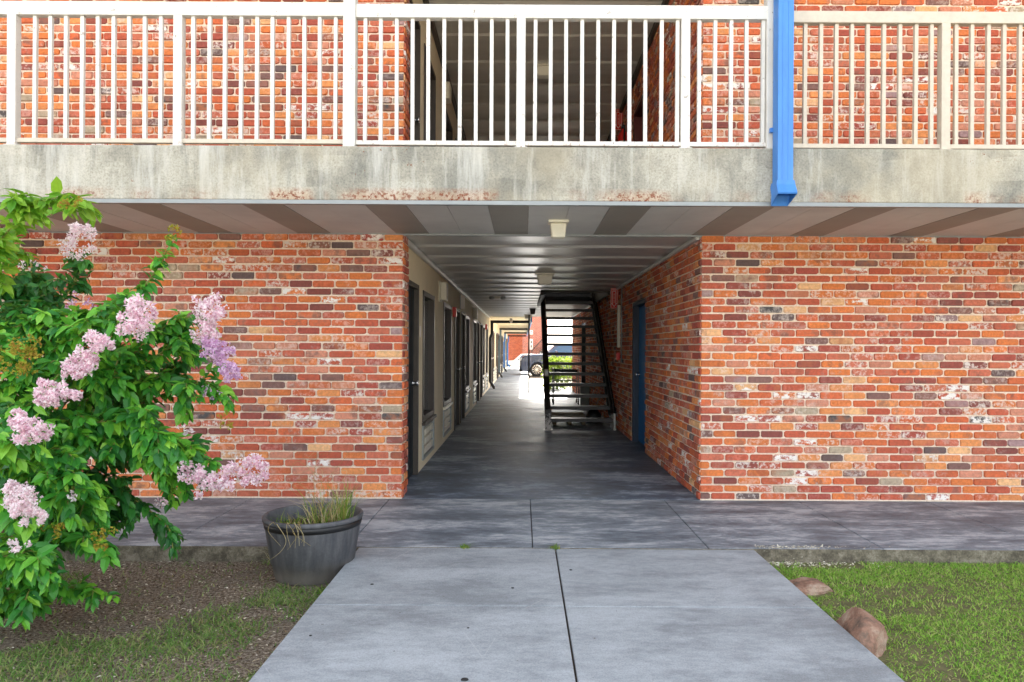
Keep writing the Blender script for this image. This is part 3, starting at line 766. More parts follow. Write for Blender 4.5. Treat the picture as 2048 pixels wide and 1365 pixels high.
ob = thing('outlet_box', 'small pale metal box fixed to the left stringer of the stairs', 'box', (.41, 12.9, .88))
yy = ty0+(.9-rise)/sl
mb = MB(); mb.box(.375, .44, yy-.36, yy-.31, .83, .95); obj('body', mb, M_BEIGE, ob, bevel=.004)
mb = MB(); mb.box(.39, .425, yy-.364, yy-.3605, .86, .92); obj('cover_plate', mb, M_STEEL, ob)

# under the stairs
pa = thing('wooden_pallet', 'weathered wooden pallet lying under the lowest stair treads', 'pallet', (.8, 12.9, 0))
for k in range(5):
    mb = MB(); mb.box(.50+.0, 1.10, 12.45+k*.19, 12.58+k*.19, .12, .14); obj('board', mb, M_WOOD, pa, bevel=.003)
for xx in (.52, .78, 1.02):
    mb = MB(); mb.box(xx, xx+.06, 12.45, 13.34, .0, .1195); obj('bearer', mb, M_WOOD, pa, bevel=.003)
bag = MB(); c = Vector((1.26, 12.85, 0)); g = random.Random(5)
prof = []
for i in range(9):
    h = .24*i/8; r = .15*math.sin(math.pi*min(1, (.35+.62*i/8)))**.6
    prof.append((max(r, .02), h))
bag.lathe(c, prof, 18); bag.v = [(v[0]+g.uniform(-.014,.014), v[1]+g.uniform(-.014,.014), max(.002, v[2]+g.uniform(-.01,.01))) for v in bag.v]
bo = obj('rubbish_bag', bag, M_BLACKP, None, smooth=True, org=(1.26, 12.85, 0)); tag(bo, 'crumpled black bag on the floor beside the pallet under the stairs', 'bag')
# cart behind the stairs
ct = thing('utility_cart', 'pale tubular utility cart with black tray behind the stairs', 'cart', (1.15, 17.2, 0))
xa, xb, ya, yb = .72, 1.30, 16.9, 17.5
mb = MB()
for xx in (xa, xb):
    mb.tube([(xx, ya, .09), (xx, ya, .80), (xx, ya+.03, .83), (xx, yb-.03, .83), (xx, yb, .80), (xx, yb, .09)], .014, 8)
for zz in (.18, .55):
    for yy in (ya, yb): mb.tube([(xa, yy, zz), (xb, yy, zz)], .011, 6)
    for xx in (xa, xb): mb.tube([(xx, ya, zz), (xx, yb, zz)], .011, 6)
obj('frame', mb, M_STEEL, ct, smooth=True)
mb = MB(); mb.box(xa+.02, xb-.02, ya+.02, yb-.02, .70, .715); mb.box(xa+.02, xb-.02, ya+.02, ya+.03, .715, .82); mb.box(xa+.02, xb-.02, yb-.03, yb-.02, .715, .82); obj('tray', mb, M_BLACKP, ct)
mb = MB(); mb.box(xa+.015, xb-.015, ya+.015, yb-.015, .195, .205); obj('shelf', mb, M_STEEL, ct)
for xx in (xa, xb):
    for yy in (ya, yb):
        mb = MB(); mb.lathe((xx-.014, yy, .055), [(.02, 0), (.055, .003), (.055, .025), (.02, .028)], 16, axis='X'); obj('wheel', mb, M_RUBBER, ct, smooth=True)
bn = thing('waste_bin', 'squat grey lidded bin beside the utility cart', 'bin', (1.37, 17.0, 0))
mb = MB(); mb.add([(1.335,16.66,.001),(1.525,16.66,.001),(1.525,16.86,.001),(1.335,16.86,.001),(1.32,16.64,.40),(1.535,16.64,.40),(1.535,16.88,.40),(1.32,16.88,.40)],
                  [(0,3,2,1),(4,5,6,7),(0,1,5,4),(1,2,6,5),(2,3,7,6),(3,0,4,7)]); obj('body', mb, M_GREYBOX, bn, bevel=.01)
mb = MB(); mb.box(1.312, 1.538, 16.63, 16.89, .4005, .44); obj('lid', mb, M_GREYBOX, bn, bevel=.01)

# ------------------------------------------------------------------ rear wing with its walkway
wing = thing('motel_wing', 'long cream motel wing with a covered walkway and blue edged balcony beyond the passage', 'building', (-1.1, YB, 0))
wd, ww = [], []
y = 24.3
while y < 49:
    wd += [(y, y+.9), (y+1.12, y+2.02)]; ww += [(y+2.3, y+3.3), (y+4.5, y+5.5)]; y += 5.9
wd = [d for d in wd if d[1] < 50]; ww = [q for q in ww if q[1] < 50]
cream_wall('room_wall', [(a, b, 0, 1.957) for a, b in wd]+[(a, b, .07, 1.94) for a, b in ww], YB, 50.5, 0, ZC-.001, wing)
for a, b in wd: door(a, b, 0, wing)
for i, (a, b) in enumerate(ww):
    window(a, b, 0, wing)
aw = ['first', 'second', 'third', 'fourth', 'fifth', 'sixth', 'seventh', 'eighth', 'ninth']
for i, (a, b) in enumerate(ww): aircon(a, b, 0, aw[i]+' air conditioner grille along the rear walkway, counted from the passage')
mb = MB(); mb.box(-1.29, .25, YB+.001, 50.5, ZC, ZS); obj('walkway_slab', mb, M_CREAM, wing)
mb = MB(); mb.box(.2505, .285, YB+.03, 50.5, 2.13, 2.75); obj('fascia', mb, M_BLUE, wing)
mb = MB(); mb.box(-9, .3, YB+.61, 50.5, 5.0, 5.25); obj('roof', mb, M_PANELL, wing)
def drain(y, i, label, zt, mat):
    r = thing('drainpipe', label, 'drainpipe', (XC, y, 0), 'drainpipes crossing the rear walkway')
    mb = MB(); q = .045
    mb.box(XC+.06, .20, y-q, y+q, zt-.09, zt); obj('cross_pipe', mb, M_BLACK, r, bevel=.004)
    mb = MB(); xx = XC+.06
    mb.box(xx, xx+.09, y-q, y+q, zt-.42, zt-.091)
    mb.prism([(xx, y-q, zt-.42), (xx+.09, y-q, zt-.42), (XC+.1, y-q, zt-.56), (XC+.01, y-q, zt-.56)], (0, 2*q, 0))
    mb.box(XC+.01, XC+.1, y-q, y+q, .26, zt-.56); obj('down_pipe', mb, mat, r, bevel=.003)
    mb = MB(); mb.prism([(XC+.01, y-q, .259), (XC+.1, y-q, .259), (XC+.21, y-q, .10), (XC+.21, y-q, .02), (XC+.15, y-q, .02)], (0, 2*q, 0)); obj('elbow', mb, M_BLACK if i < 3 else mat, r)
M_PIPELIT = plain('lit_pipe_tint', srgb(74,96,108), .45)  # farther down pipes get bluer colours, standing in for the light on them
drain(22.95, 0, 'dark drainpipe crossing the walkway ceiling nearest the passage', 2.19, M_BLACK)
drain(31.6, 1, 'second drainpipe along the rear walkway, tinted grey blue for the light on it', 2.19, M_PIPELIT)
drain(39.6, 2, 'third drainpipe along the rear walkway, tinted bluer for the light on it', 2.19, M_BLUE)
drain(49.0, 3, 'farthest drainpipe along the rear walkway', 2.19, M_BLUE)
po = thing('walkway_post', 'thin dark post standing at the edge of the sunlit concrete', 'post', (.175, 21.4, 0))
mb = MB(); mb.box(.152, .198, 21.38, 21.425, .01, 2.299); obj('shaft', mb, M_BLACK, po)
mb = MB(); mb.box(.12, .23, 21.35, 21.455, .0005, .01); obj('base_plate', mb, M_BLACK, po)
camr = thing('security_camera', 'tiny white security camera on the first dark drainpipe', 'camera', (-.38, 22.88, 2.14))
mb = MB(); mb.lathe((-.38, 22.86, 2.16), [(.035, .05), (.05, .03), (.05, 0), (.035, -.035), (.012, -.05)], 16); obj('dome', mb, M_WHITESIGN, camr, smooth=True)
mb = MB(); mb.box(-.43, -.33, 22.84, 22.904, 2.2, 2.25); obj('mount', mb, M_WHITESIGN, camr)

# ------------------------------------------------------------------ leaf helpers
def leaf_arrays(pos, d, nrm, L, W, curl=.25, fold=.18):
    pos = np.asarray(pos, float); d = np.asarray(d, float); nrm = np.asarray(nrm, float)
    d /= np.linalg.norm(d, axis=1, keepdims=True)+1e-9
    s = np.cross(d, nrm); s /= np.linalg.norm(s, axis=1, keepdims=True)+1e-9
    nn = np.cross(s, d)
    L = np.asarray(L)[:, None]; W = np.asarray(W)[:, None]
    tpl = [(0,0,0),(.28,-.43,fold),(.3,0,0),(.28,.43,fold),(.66,-.38,fold*.8),(.68,0,0),(.66,.38,fold*.8),(1,0,0)]
    V = np.stack([pos+d*L*a+s*W*b+nn*(W*c-L*curl*a*a) for a, b, c in tpl], 1)
    N = len(pos); V = V.reshape(-1, 3)
    fs = [(0,2,1),(0,3,2),(1,2,5,4),(2,3,6,5),(4,5,7),(5,6,7)]
    F = [[i*8+k for k in f] for i in range(N) for f in fs]
    return V, F
def blade_arrays(base, d, h, wd, bend):
    base = np.asarray(base, float); N = len(base); ang = nr.uniform(0, 2*np.pi, N)
    s = np.stack([np.cos(ang), np.sin(ang), np.zeros(N)], 1)*np.asarray(wd)[:, None]
    lean = np.asarray(d)*np.asarray(bend)[:, None]; up = np.array([0, 0, 1.0])[None]*np.asarray(h)[:, None]
    V = np.stack([base-s, base+s, base+up*.6+lean*.35+s*.7, base+up*.6+lean*.35-s*.7, base+up*.93+lean], 1).reshape(-1, 3)
    F = []
    for i in range(N): F += [[i*5, i*5+1, i*5+2, i*5+3], [i*5+3, i*5+2, i*5+4]]
    return V, F
def petals(c, axis, ln, rad, n, size=.011):
    c = np.array(c); a = np.array(axis, float); a /= np.linalg.norm(a)
    u = nr.uniform(0, 1, n); v = nr.normal(size=(n, 3)); v -= (v@a)[:, None]*a; v /= np.linalg.norm(v, axis=1, keepdims=True)
    # florets in little bunches
    k = max(9, n//18); bu = nr.uniform(0, 1, k); bv = nr.normal(size=(k, 3)); bv -= (bv@a)[:, None]*a; bv /= np.linalg.norm(bv, axis=1, keepdims=True)
    rr = rad*np.sqrt(np.clip(np.sin(np.pi*(bu*.85+.12)), .05, 1))
    ctr = c+a*((bu-.5)*ln)[:, None]+bv*(rr*nr.uniform(.35, 1, k))[:, None]
    i = nr.integers(0, k, n); off = nr.normal(size=(n, 3)); off *= (rad*.3*nr.uniform(.3, 1, n)/np.linalg.norm(off, axis=1))[:, None]
    p = ctr[i]+off
    d = off+nr.normal(size=(n, 3))*.4*rad; nrm = nr.normal(size=(n, 3))
    return leaf_arrays(p, d, nrm, nr.uniform(.7, 1.4, n)*size, nr.uniform(.8, 1.4, n)*size, .5, .5)
class Cloud:
    def __init__(s): s.V = []; s.F = []; s.mi = []; s.n = 0
    def add(s, VF, mi=0):
        V, F = VF; s.V.append(V); s.F += [[i+s.n for i in f] for f in F]; s.mi += [mi]*len(F); s.n += len(V)
    def get(s): return (np.concatenate(s.V), s.F, s.mi)
def spline(pts, n):
    pts = [np.array(p, float) for p in pts]; P_ = [2*pts[0]-pts[1]]+pts+[2*pts[-1]-pts[-2]]
    out = []
    for i in range(1, len(P_)-2):
        for k in range(n):
            t_ = k/n; a, b, c, d = P_[i-1:i+3]
            out.append(.5*((2*b)+(-a+c)*t_+(2*a-5*b+4*c-d)*t_*t_+(-a+3*b-3*c+d)*t_**3))
    out.append(P_[-2]); return np.array(out)

# ------------------------------------------------------------------ crape myrtle
bush = thing('flowering_shrub', 'large leafy crape myrtle with pink flower heads beside the planter', 'shrub', (-2.85, 3.8, -.09))
base = np.array([-2.85, 3.8, -.09])
fol, twig = Cloud(), MB()
def shoot(ctrl, start=.25, size=.08, mi=0, density=1.0, r=.008, droop=.35, side=True):
    """ctrl: list of (u, v, Y) seen points; leaves in pairs along the outer part"""
    pts = [np.array(P(*c)) for c in ctrl]
    S_ = spline(pts, 12); seg = np.linalg.norm(np.diff(S_, axis=0), axis=1); L = seg.sum()
    twig.tube([tuple(p) for p in S_[::2]]+([tuple(S_[-1])] if len(S_) % 2 == 0 else []), r, 5, r1=.0018)
    cum = np.concatenate([[0], np.cumsum(seg)])
    ps, ds, ns, ls = [], [], [], []
    s = L*start; k = 0
    while s < L:
        i = min(np.searchsorted(cum, s), len(S_)-1); p = S_[i]; tdir = S_[min(i+1, len(S_)-1)]-S_[max(i-1, 0)]; tdir /= np.linalg.norm(tdir)
        h = np.cross(tdir, [0, 0, 1.0]); h /= np.linalg.norm(h)+1e-9
        vv = np.cross(h, tdir)
        ph = k*math.pi/2*.7+nr.uniform(-.3, .3)
        lat = h*math.cos(ph)*1.0+vv*math.sin(ph)*.6
        for sg in (-1, 1):
            d = sg*lat+tdir*nr.uniform(.3, .9)+np.array([0, 0, -droop+nr.uniform(-.25, .25)])
            d /= np.linalg.norm(d)
            nn = np.array([0, -.35, 1.0])+nr.normal(size=3)*.38
            ps.append(p+nr.normal(size=3)*.004); ds.append(d); ns.append(nn); ls.append(size*nr.uniform(.7, 1.25)*(1-.35*max(0, (s/L-.75)/.25)))
        s += .018/density*nr.uniform(.7, 1.3); k += 1
    ls = np.array(ls)
    fol.add(leaf_arrays(ps, ds, ns, ls, ls*nr.uniform(.5, .62, len(ls)), nr.uniform(.1, .4)), mi)
    return S_
def branch_set(main, n_side, reach, mi=0, size=.072, dens=1.0):
    S_ = shoot(main, .2, size*1.05, mi, dens)
    for q in range(int(n_side*1.9)):
        i = int(len(S_)*nr.uniform(.15, .9)); p = S_[i]; t_ = S_[min(i+1, len(S_)-1)]-S_[i-1]; t_ /= np.linalg.norm(t_)
        d = t_*.8+nr.normal(size=3)*np.array([.5, .7, .55]); d /= np.linalg.norm(d)
        Lr = reach*nr.uniform(.5, 1.1)
        e1 = p+d*Lr*.5+np.array([0, 0, .02]); e2 = p+d*Lr+np.array([0, 0, -.05*Lr/.3])
        uv = lambda a: (1046+a[0]/a[1]*FPX, 697-(a[2]-EYE)/a[1]*FPX, a[1])
        shoot([uv(p), uv(e1), uv(e2)], .15, size*1.0, mi, dens, .004)
# control points (photograph u, v, distance)
branch_set([(-60,640,3.7),(-20,520,3.65),(50,430,3.6),(110,402,3.55),(140,425,3.5)], 4, .16, 1, .09, 1.1)
branch_set([(-60,560,3.9),(0,540,3.9),(40,440,3.85),(20,470,3.8)], 3, .18, 1, .08)
branch_set([(60,760,3.9),(190,680,3.9),(270,600,3.85),(320,530,3.85),(345,478,3.85)], 3, .12, 0, .07, 1.2)
branch_set([(0,700,4.1),(90,640,4.1),(150,570,4.1),(165,510,4.1)], 4, .18, 2, .07)
branch_set([(-40,660,4.2),(40,600,4.2),(70,550,4.2)], 5, .2, 2, .07)
branch_set([(-40,860,3.7),(60,750,3.6),(150,680,3.5),(230,640,3.45),(275,628,3.4)], 5, .17, 0, .078, 1.2)
branch_set([(60,900,3.8),(180,800,3.75),(280,700,3.7),(350,645,3.65),(405,640,3.6)], 5, .18, 0, .072, 1.2)
branch_set([(20,860,3.5),(90,790,3.4),(130,740,3.35),(165,715,3.3)], 3, .15, 0, .075)
branch_set([(-40,900,3.4),(30,830,3.3),(100,800,3.25)], 4, .16, 0, .078)
branch_set([(-60,960,3.2),(0,900,3.15),(50,875,3.1)], 4, .15, 0, .08)
branch_set([(0,1000,3.8),(120,900,3.75),(250,860,3.7),(350,890,3.65),(430,930,3.6)], 7, .2, 0, .078, 1.2)
branch_set([(60,900,3.9),(200,850,3.9),(310,800,3.9),(390,770,3.9),(440,800,3.9)], 6, .17, 0, .07, 1.1)
branch_set([(150,840,4.0),(280,790,4.0),(370,720,4.0),(430,700,4.0)], 5, .16, 2, .066, 1.1)
branch_set([(60,980,3.9),(200,980,3.85),(280,1010,3.8),(365,1082,3.75)], 4, .14, 2, .06, 1.2)
branch_set([(-40,1200,3.7),(60,1188,3.65),(150,1180,3.6),(232,1198,3.55)], 3, .1, 0, .065, 1.1)
branch_set([(-40,1130,3.6),(60,1080,3.55),(150,1075,3.5),(205,1110,3.45)], 6, .16, 0, .075)
branch_set([(-40,1060,3.7),(50,1010,3.7),(160,960,3.7),(260,960,3.7)], 8, .2, 2, .072)
for a in [[(60,820,3.85),(230,780,3.8),(330,770,3.75),(400,800,3.72)], [(120,760,3.8),(260,740,3.75),(360,690,3.7),(410,690,3.7)], [(-40,1180,3.45),(30,1150,3.4),(90,1190,3.38)],
          [(-60,1090,3.5),(40,1100,3.45),(110,1120,3.42)], [(-40,960,3.4),(60,930,3.35),(130,920,3.3)], [(40,1000,3.7),(140,1010,3.65),(220,1000,3.6)], [(0,860,3.6),(110,850,3.5),(180,880,3.45)],
          [(-60,680,3.7),(30,660,3.65),(110,650,3.6)], [(60,720,3.7),(150,650,3.65),(220,620,3.6)], [(-20,1230,3.6),(30,1215,3.55),(70,1200,3.5)], [(200,880,3.9),(290,900,3.88),(350,950,3.86)]]:
    branch_set(a, 5, .17, 0, .076, 1.1)
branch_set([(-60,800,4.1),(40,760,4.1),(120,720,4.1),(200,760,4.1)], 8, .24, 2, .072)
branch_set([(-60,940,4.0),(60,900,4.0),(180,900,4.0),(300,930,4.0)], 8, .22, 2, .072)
branch_set([(-80,1040,3.3),(-10,1000,3.25),(40,1020,3.2)], 4, .16, 0, .08)
branch_set([(-60,1150,3.3),(0,1120,3.25),(60,1130,3.2),(120,1160,3.2)], 5, .14, 0, .078)
branch_set([(-80,1260,3.5),(-20,1210,3.4),(30,1190,3.35)], 4, .14, 0, .075)
branch_set([(-100,760,3.6),(-20,700,3.5),(40,720,3.45)], 6, .2, 0, .078)
branch_set([(-60,620,4.0),(20,640,4.0),(90,690,4.0)], 6, .2, 2, .072)
branch_set([(100,880,3.6),(200,850,3.55),(270,850,3.5),(330,880,3.45)], 5, .16, 0, .082, 1.2)
branch_set([(-20,760,3.9),(120,740,3.85),(220,720,3.85),(300,690,3.85)], 6, .18, 0, .072, 1.1)
for a in [[(-80,700,3.9),(0,650,3.85),(70,640,3.8)], [(-80,820,3.6),(0,780,3.5),(60,770,3.45)], [(-60,1000,3.6),(40,950,3.55),(130,960,3.5)], [(0,960,3.4),(80,960,3.35),(170,985,3.3)],
          [(40,1080,3.8),(150,1040,3.8),(240,1050,3.8)], [(-60,1100,3.9),(40,1060,3.9),(140,1090,3.9)], [(60,860,4.1),(180,840,4.1),(270,830,4.1)], [(-80,560,4.1),(0,580,4.1),(80,610,4.1)],
          [(40,930,3.7),(150,880,3.65),(240,880,3.6),(310,920,3.55)], [(100,780,3.7),(180,760,3.65),(240,760,3.6)], [(-60,900,3.5),(20,890,3.45),(110,900,3.4)], [(120,900,3.8),(260,900,3.78),(390,920,3.75)]]:
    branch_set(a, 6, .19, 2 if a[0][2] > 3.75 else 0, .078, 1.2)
# the side of the shrub beyond the left edge of the picture
for k in range(16):
    a = -40-30*rnd.random(); v0 = 560+40*k; Yk = 3.5+.7*rnd.random(); ex = 160+190*math.sin(math.pi*(k+2)/19)
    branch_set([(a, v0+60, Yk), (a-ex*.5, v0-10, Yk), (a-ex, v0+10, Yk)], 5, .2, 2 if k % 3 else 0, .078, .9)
# main stems off to the left, out of the ground
stem = MB()
for k in range(9):
    a = k*2.4; tip = base+np.array([rnd.uniform(.1, 1.0), rnd.uniform(-.5, .5), rnd.uniform(.6, 1.6)])
    sp = spline([base+np.array([.06*math.cos(a), .06*math.sin(a), 0]), base+np.array([.14*math.cos(a)+.05, .14*math.sin(a), .4]), (base+tip)/2+np.array([0, 0, .25]), tip], 6)
    stem.tube([tuple(p) for p in sp], .02, 7, r1=.006)
obj('trunk', stem, M_TWIG, bush, smooth=True)
obj('branches', twig, M_TWIGG, bush)
obj('foliage', fol.get(), [M_LEAF, M_LEAFY, M_LEAFD], bush)
def flower(u, v, Y, wpx, hpx, mat=None, n=None, ax=None, name='flower_head'):
    Y -= .13; c = P(u, v, Y); k = Y/FPX; ln = max(wpx, hpx)*k; rad = min(wpx, hpx)*k*.52
    ax = ax or ((1, 0, -.2) if wpx > hpx else (.3, 0, 1))
    cl = Cloud(); n = n or int(120+wpx*hpx*.11)
    cl.add(petals(c, ax, ln*.8, rad, n)); obj(name, cl.get(), mat or M_PETAL, bush)
for a in [(155,487,4.1,62,84,M_PETALW), (66,532,4.2,60,36,M_PETALW,70), (282,622,3.38,66,52), (272,652,3.36,70,60), (158,725,3.28,76,60), (195,690,3.28,62,48), (150,752,3.27,40,36),
          (118,785,3.2,96,44), (95,805,3.2,60,34), (62,865,3.05,90,54), (40,842,3.06,34,40), (418,628,3.6,66,64), (412,665,3.6,60,56), (436,705,3.58,70,54,M_PETALL), (462,745,3.56,52,44,M_PETALL), (468,750,3.9,40,24,M_PETALL,60),
          (162,612,4.1,54,44,M_PETALL,90), (385,950,3.58,60,46), (415,972,3.56,70,48), (470,955,3.55,70,46), (508,945,3.54,64,62), (46,1005,3.15,76,64,M_PETALW), (62,1035,3.15,70,44,M_PETALW), (20,990,3.15,30,50,M_PETALW), (40,1095,3.15,46,36,M_PETALW,80),
          (325,1010,3.76,26,18,None,40), (372,862,3.7,40,26,M_PETALW,36), (150,1000,3.4,30,26,M_PETALW,30), (420,790,3.95,44,30,M_PETALL,40)]:
    flower(*a)
for a in [(38,712,3.35,84,96,M_BUD,420), (345,470,3.85,36,40,M_BUD,70), (215,1085,3.4,60,46,M_BUD,80), (140,408,3.5,50,30,M_BUD,60), (450,845,3.9,60,34,M_BUD,50), (110,1060,3.4,60,40,M_BUD,60), (20,520,4.0,60,40,M_BUD,60)]:
    flower(*a, name='seed_head')

# ------------------------------------------------------------------ planter with weeds
pc = (-1.292, 4.49, -.098)
pt = thing('half_barrel_planter', 'grey plastic half barrel planter holding straggly grass', 'planter', pc)
t = NT('planter_plastic'); x, y, z = t.xyz()
g = t.noise(3, 5, .6, (6, 6, .6)); f = t.noise(70, 4)
c = t.ramp(g, [(.35, srgb(66,68,72)), (.65, srgb(98,98,100))]); c = t.mix(.5, c, t.ramp(f, [(.3, .75), (.7, 1.2)]), 'MULTIPLY')
dirt = t.ramp(t.math('ADD', z, t.math('MULTIPLY', t.noise(9), .1)), [(.10, .6), (.19, 0.)])
t.set(t.mix(dirt, c, srgb(104,96,84)), .6); t.bump(g, .2, .01); M_PLANT = t.m
mb = MB(); mb.lathe(pc, [(.222, .002), (.232, .03), (.245, .095), (.252, .10), (.2855, .312), (.292, .352), (.299, .354), (.3025, .364), (.301, .376), (.296, .381), (.284, .381), (.278, .37), (.27, .29)], 56, cap=False)
mb.lathe(pc, [(.0, .003), (.222, .003)], 56, cap=False); obj('tub', mb, M_PLANT, pt, smooth=True)
mb = MB(); mb.lathe(pc, [(.285, .314), (.2905, .316), (.2965, .350), (.292, .352)], 56, cap=False); obj('band', mb, M_BLACKP, pt, smooth=True)
mb = MB(); mb.lathe(pc, [(.001, .32), (.12, .31), (.272, .295)], 40, cap=False); obj('soil', mb, M_SOIL, pt, smooth=True)
def tuft(name, c, rad, n, hh, mats, label, cat, lean=.5, wd=.0028):
    cl = Cloud()
    for k, (m, frac) in enumerate(mats):
        q = int(n*frac); rr = rad*np.sqrt(nr.uniform(0, 1, q)); th = nr.uniform(0, 2*np.pi, q)
        b = np.stack([c[0]+rr*np.cos(th), c[1]+rr*np.sin(th), np.full(q, c[2])], 1); h = nr.uniform(.35, 1, q)*hh
        d = nr.normal(size=(q, 3)); d[:, 2] = -.05; d /= np.linalg.norm(d, axis=1, keepdims=True)
        cl.add(blade_arrays(b, d, h, nr.uniform(.5, 1.2, q)*wd, h*nr.uniform(.1, lean*1.6, q)), k)
    o = obj(name, (cl.get()[0], cl.F, cl.mi), [m for m, _ in mats], None, org=tuple(c))
    return tag(o, label, cat)
tuft('weed_clump', (pc[0]+.10, pc[1]-.02, .205), .13, 190, .30, [(M_WEED, .45), (M_STRAW, .55)], 'straggly green and straw grass growing in the planter', 'weeds', .8)
tuft('weed_clump', (pc[0]+.20, pc[1]-.02, .205), .035, 30, .36, [(M_WEED, .9), (M_STRAW, .1)], 'tall upright grass blades at the right side of the planter', 'weeds', .35, .004)
tuft('weed_clump', (pc[0]-.12, pc[1]-.05, .205), .10, 70, .11, [(M_WEED, .8), (M_STRAW, .2)], 'low green weeds at the left side of the planter', 'weeds', 1.0)
mb = MB(); g = random.Random(3)
for k in range(9):
    x0 = pc[0]-.08+g.uniform(-.09, .09); yy = pc[1]-.288
    p = [(x0, pc[1]-.19, .215), (x0+g.uniform(-.02,.02), yy-.005, .288+g.uniform(0,.01)), (x0+g.uniform(-.04,.05), yy-.022, .25-g.uniform(0,.04)), (x0+g.uniform(-.08,.08), yy-.02, .19-g.uniform(0,.06))]
    if k == 0: p = [(x0,pc[1]-.19,.215),(x0,yy-.008,.285),(pc[0]-.07,yy-.02,.20),(pc[0]-.10,yy-.012,.13),(pc[0]-.19,yy+.005,.06)]
    s_ = spline(p, 5); mb.tube([tuple(q) for q in s_], .0022, 4, r1=.0008)
o = obj('dry_roots', mb, M_STRAW, None, org=(pc[0]-.1, pc[1]-.28, .28)); tag(o, 'dead straw coloured stems hanging over the planter rim', 'dead stems')
mb = MB()
for k in range(12):
    x0 = pc[0]+.1+g.uniform(-.1, .12); y0 = pc[1]+g.uniform(-.08, .1); h = g.uniform(.2, .46)
    s_ = spline([(x0,y0,.2),(x0+g.uniform(-.05,.05),y0,.2+h*.6),(x0+g.uniform(-.12,.12),y0+g.uniform(-.05,.05),.2+h),(x0+g.uniform(-.2,.2),y0+g.uniform(-.05,.05),.2+h*.9)], 5)
    mb.tube([tuple(q) for q in s_], .0016, 4, r1=.0006)
o = obj('dry_stalks', mb, M_STRAW, None, org=(pc[0]+.1, pc[1], .2)); tag(o, 'thin bleached grass stalks rising from the planter', 'dead stems')

# ------------------------------------------------------------------ grass, mulch, rocks, small things
def scatter(n, x0, x1, y0, y1): return nr.uniform(x0, x1, n), nr.uniform(y0, y1, n)
def vnoise(x, y, s, seed):
    g = np.random.default_rng(seed).uniform(0, 1, (64, 64)); xi = np.floor(x*s).astype(int); yi = np.floor(y*s).astype(int); fx = x*s-xi; fy = y*s-yi
    fx = fx*fx*(3-2*fx); fy = fy*fy*(3-2*fy); G = lambda a, b: g[a % 64, b % 64]
    return (G(xi,yi)*(1-fx)+G(xi+1,yi)*fx)*(1-fy)+(G(xi,yi+1)*(1-fx)+G(xi+1,yi+1)*fx)*fy
ROCKS = [(1.60, 3.45, .09, .22), (1.64, 4.22, .19, .15)]
x, y = scatter(90000, 1.535, 4.6, 2.3, YE-.03)
keep = np.ones(len(x), bool)
for rx, ry, ra, rb in ROCKS: keep &= ((x-rx)/(ra*.9))**2+((y-ry)/(rb*.9))**2 > 1
bare = vnoise(x, y, 2.2, 5)*.6+vnoise(x, y, 7, 6)*.4
keep &= nr.uniform(0, 1, len(x)) < np.clip((bare-.28)*4.5, .22, 1)
keep &= ~((y > YE-.16) & (x < 2.2) & (nr.uniform(0, 1, len(x)) < .9))
x, y = x[keep], y[keep]; n = len(x)
d = nr.normal(size=(n, 3)); d[:, 2] = 0; h = nr.uniform(.010, .026, n)*(.6+.7*vnoise(x, y, 3, 9))
stuff(obj('grass', (*blade_arrays(np.stack([x, y, np.full(n, -.088)], 1), d, h, nr.uniform(.0016, .003, n), h*1.1), None), M_GRASS), 'short green lawn right of the concrete path', 'grass')
x, y = scatter(60000, -3.6, -1.08, 2.3, YE-.03)
m = vnoise(x+9, y, 1.6, 15)*.6+vnoise(x+9, y, 5, 16)*.4 + .15*np.clip((x+2.1), -1, 1)-.07*np.clip(y-3.2, -1, 1.5)
keep = (nr.uniform(0, 1, len(x)) < np.clip((m-.42)*3.6, .03, .8)) & (((x-pc[0])**2+(y-pc[1])**2) > .235**2)
x, y = x[keep], y[keep]; n = len(x)
d = nr.normal(size=(n, 3)); d[:, 2] = 0; h = nr.uniform(.012, .036, n)
stuff(obj('grass', (*blade_arrays(np.stack([x, y, np.full(n, -.101)], 1), d, h, nr.uniform(.002, .0036, n), h*1.1), None), M_GRASSD), 'thin patchy grass on the bare soil left of the path', 'grass')
# mulch and litter
x, y = scatter(16000, -3.8, -1.09, 2.2, YE-.02); k = ((x-pc[0])**2+(y-pc[1])**2) > .24**2; x, y = x[k], y[k]; n = len(x)
d = nr.normal(size=(n, 3)); d[:, 2] *= .15; nm = nr.normal(size=(n, 3))*.35+np.array([0, 0, 1]); L = nr.uniform(.006, .022, n)
stuff(obj('mulch', (*leaf_arrays(np.stack([x, y, np.full(n, -.096)], 1), d, nm, L, L*.4, .1, .1), None), M_MULCH), 'brown chips and dead leaf bits on the soil', 'mulch')
M_FLAKE = leafmat('pale_flake', [(0, srgb(176,166,140)), (.5, srgb(214,206,184)), (1, srgb(236,230,214))], 0, .8, .2)
n = 900; x = 1.55+np.abs(nr.normal(size=n))*.33; y = YE-.015-np.abs(nr.normal(size=n))*.05; z = np.full(n, -.083)
q = nr.uniform(0, 1, n) < .35; y[q] = YE+nr.uniform(.0, .07, q.sum()); z[q] = .002
q2 = nr.uniform(0, 1, n) > .72; y[q2] = YE-.003; z[q2] = -.01-nr.uniform(0, .075, q2.sum()); x[q2] = 1.55+np.abs(nr.normal(size=q2.sum()))*.16
L = nr.uniform(.005, .019, n); d = nr.normal(size=(n, 3)); d[:, 2] *= .2; nm = nr.normal(size=(n, 3))*.3+np.array([0, 0, 1])
stuff(obj('litter', (*leaf_arrays(np.stack([x, y, z], 1), d, nm, L, L*.7, .1, .1), None), M_FLAKE), 'pale crumbs scattered along the kerb where lawn meets path', 'litter')
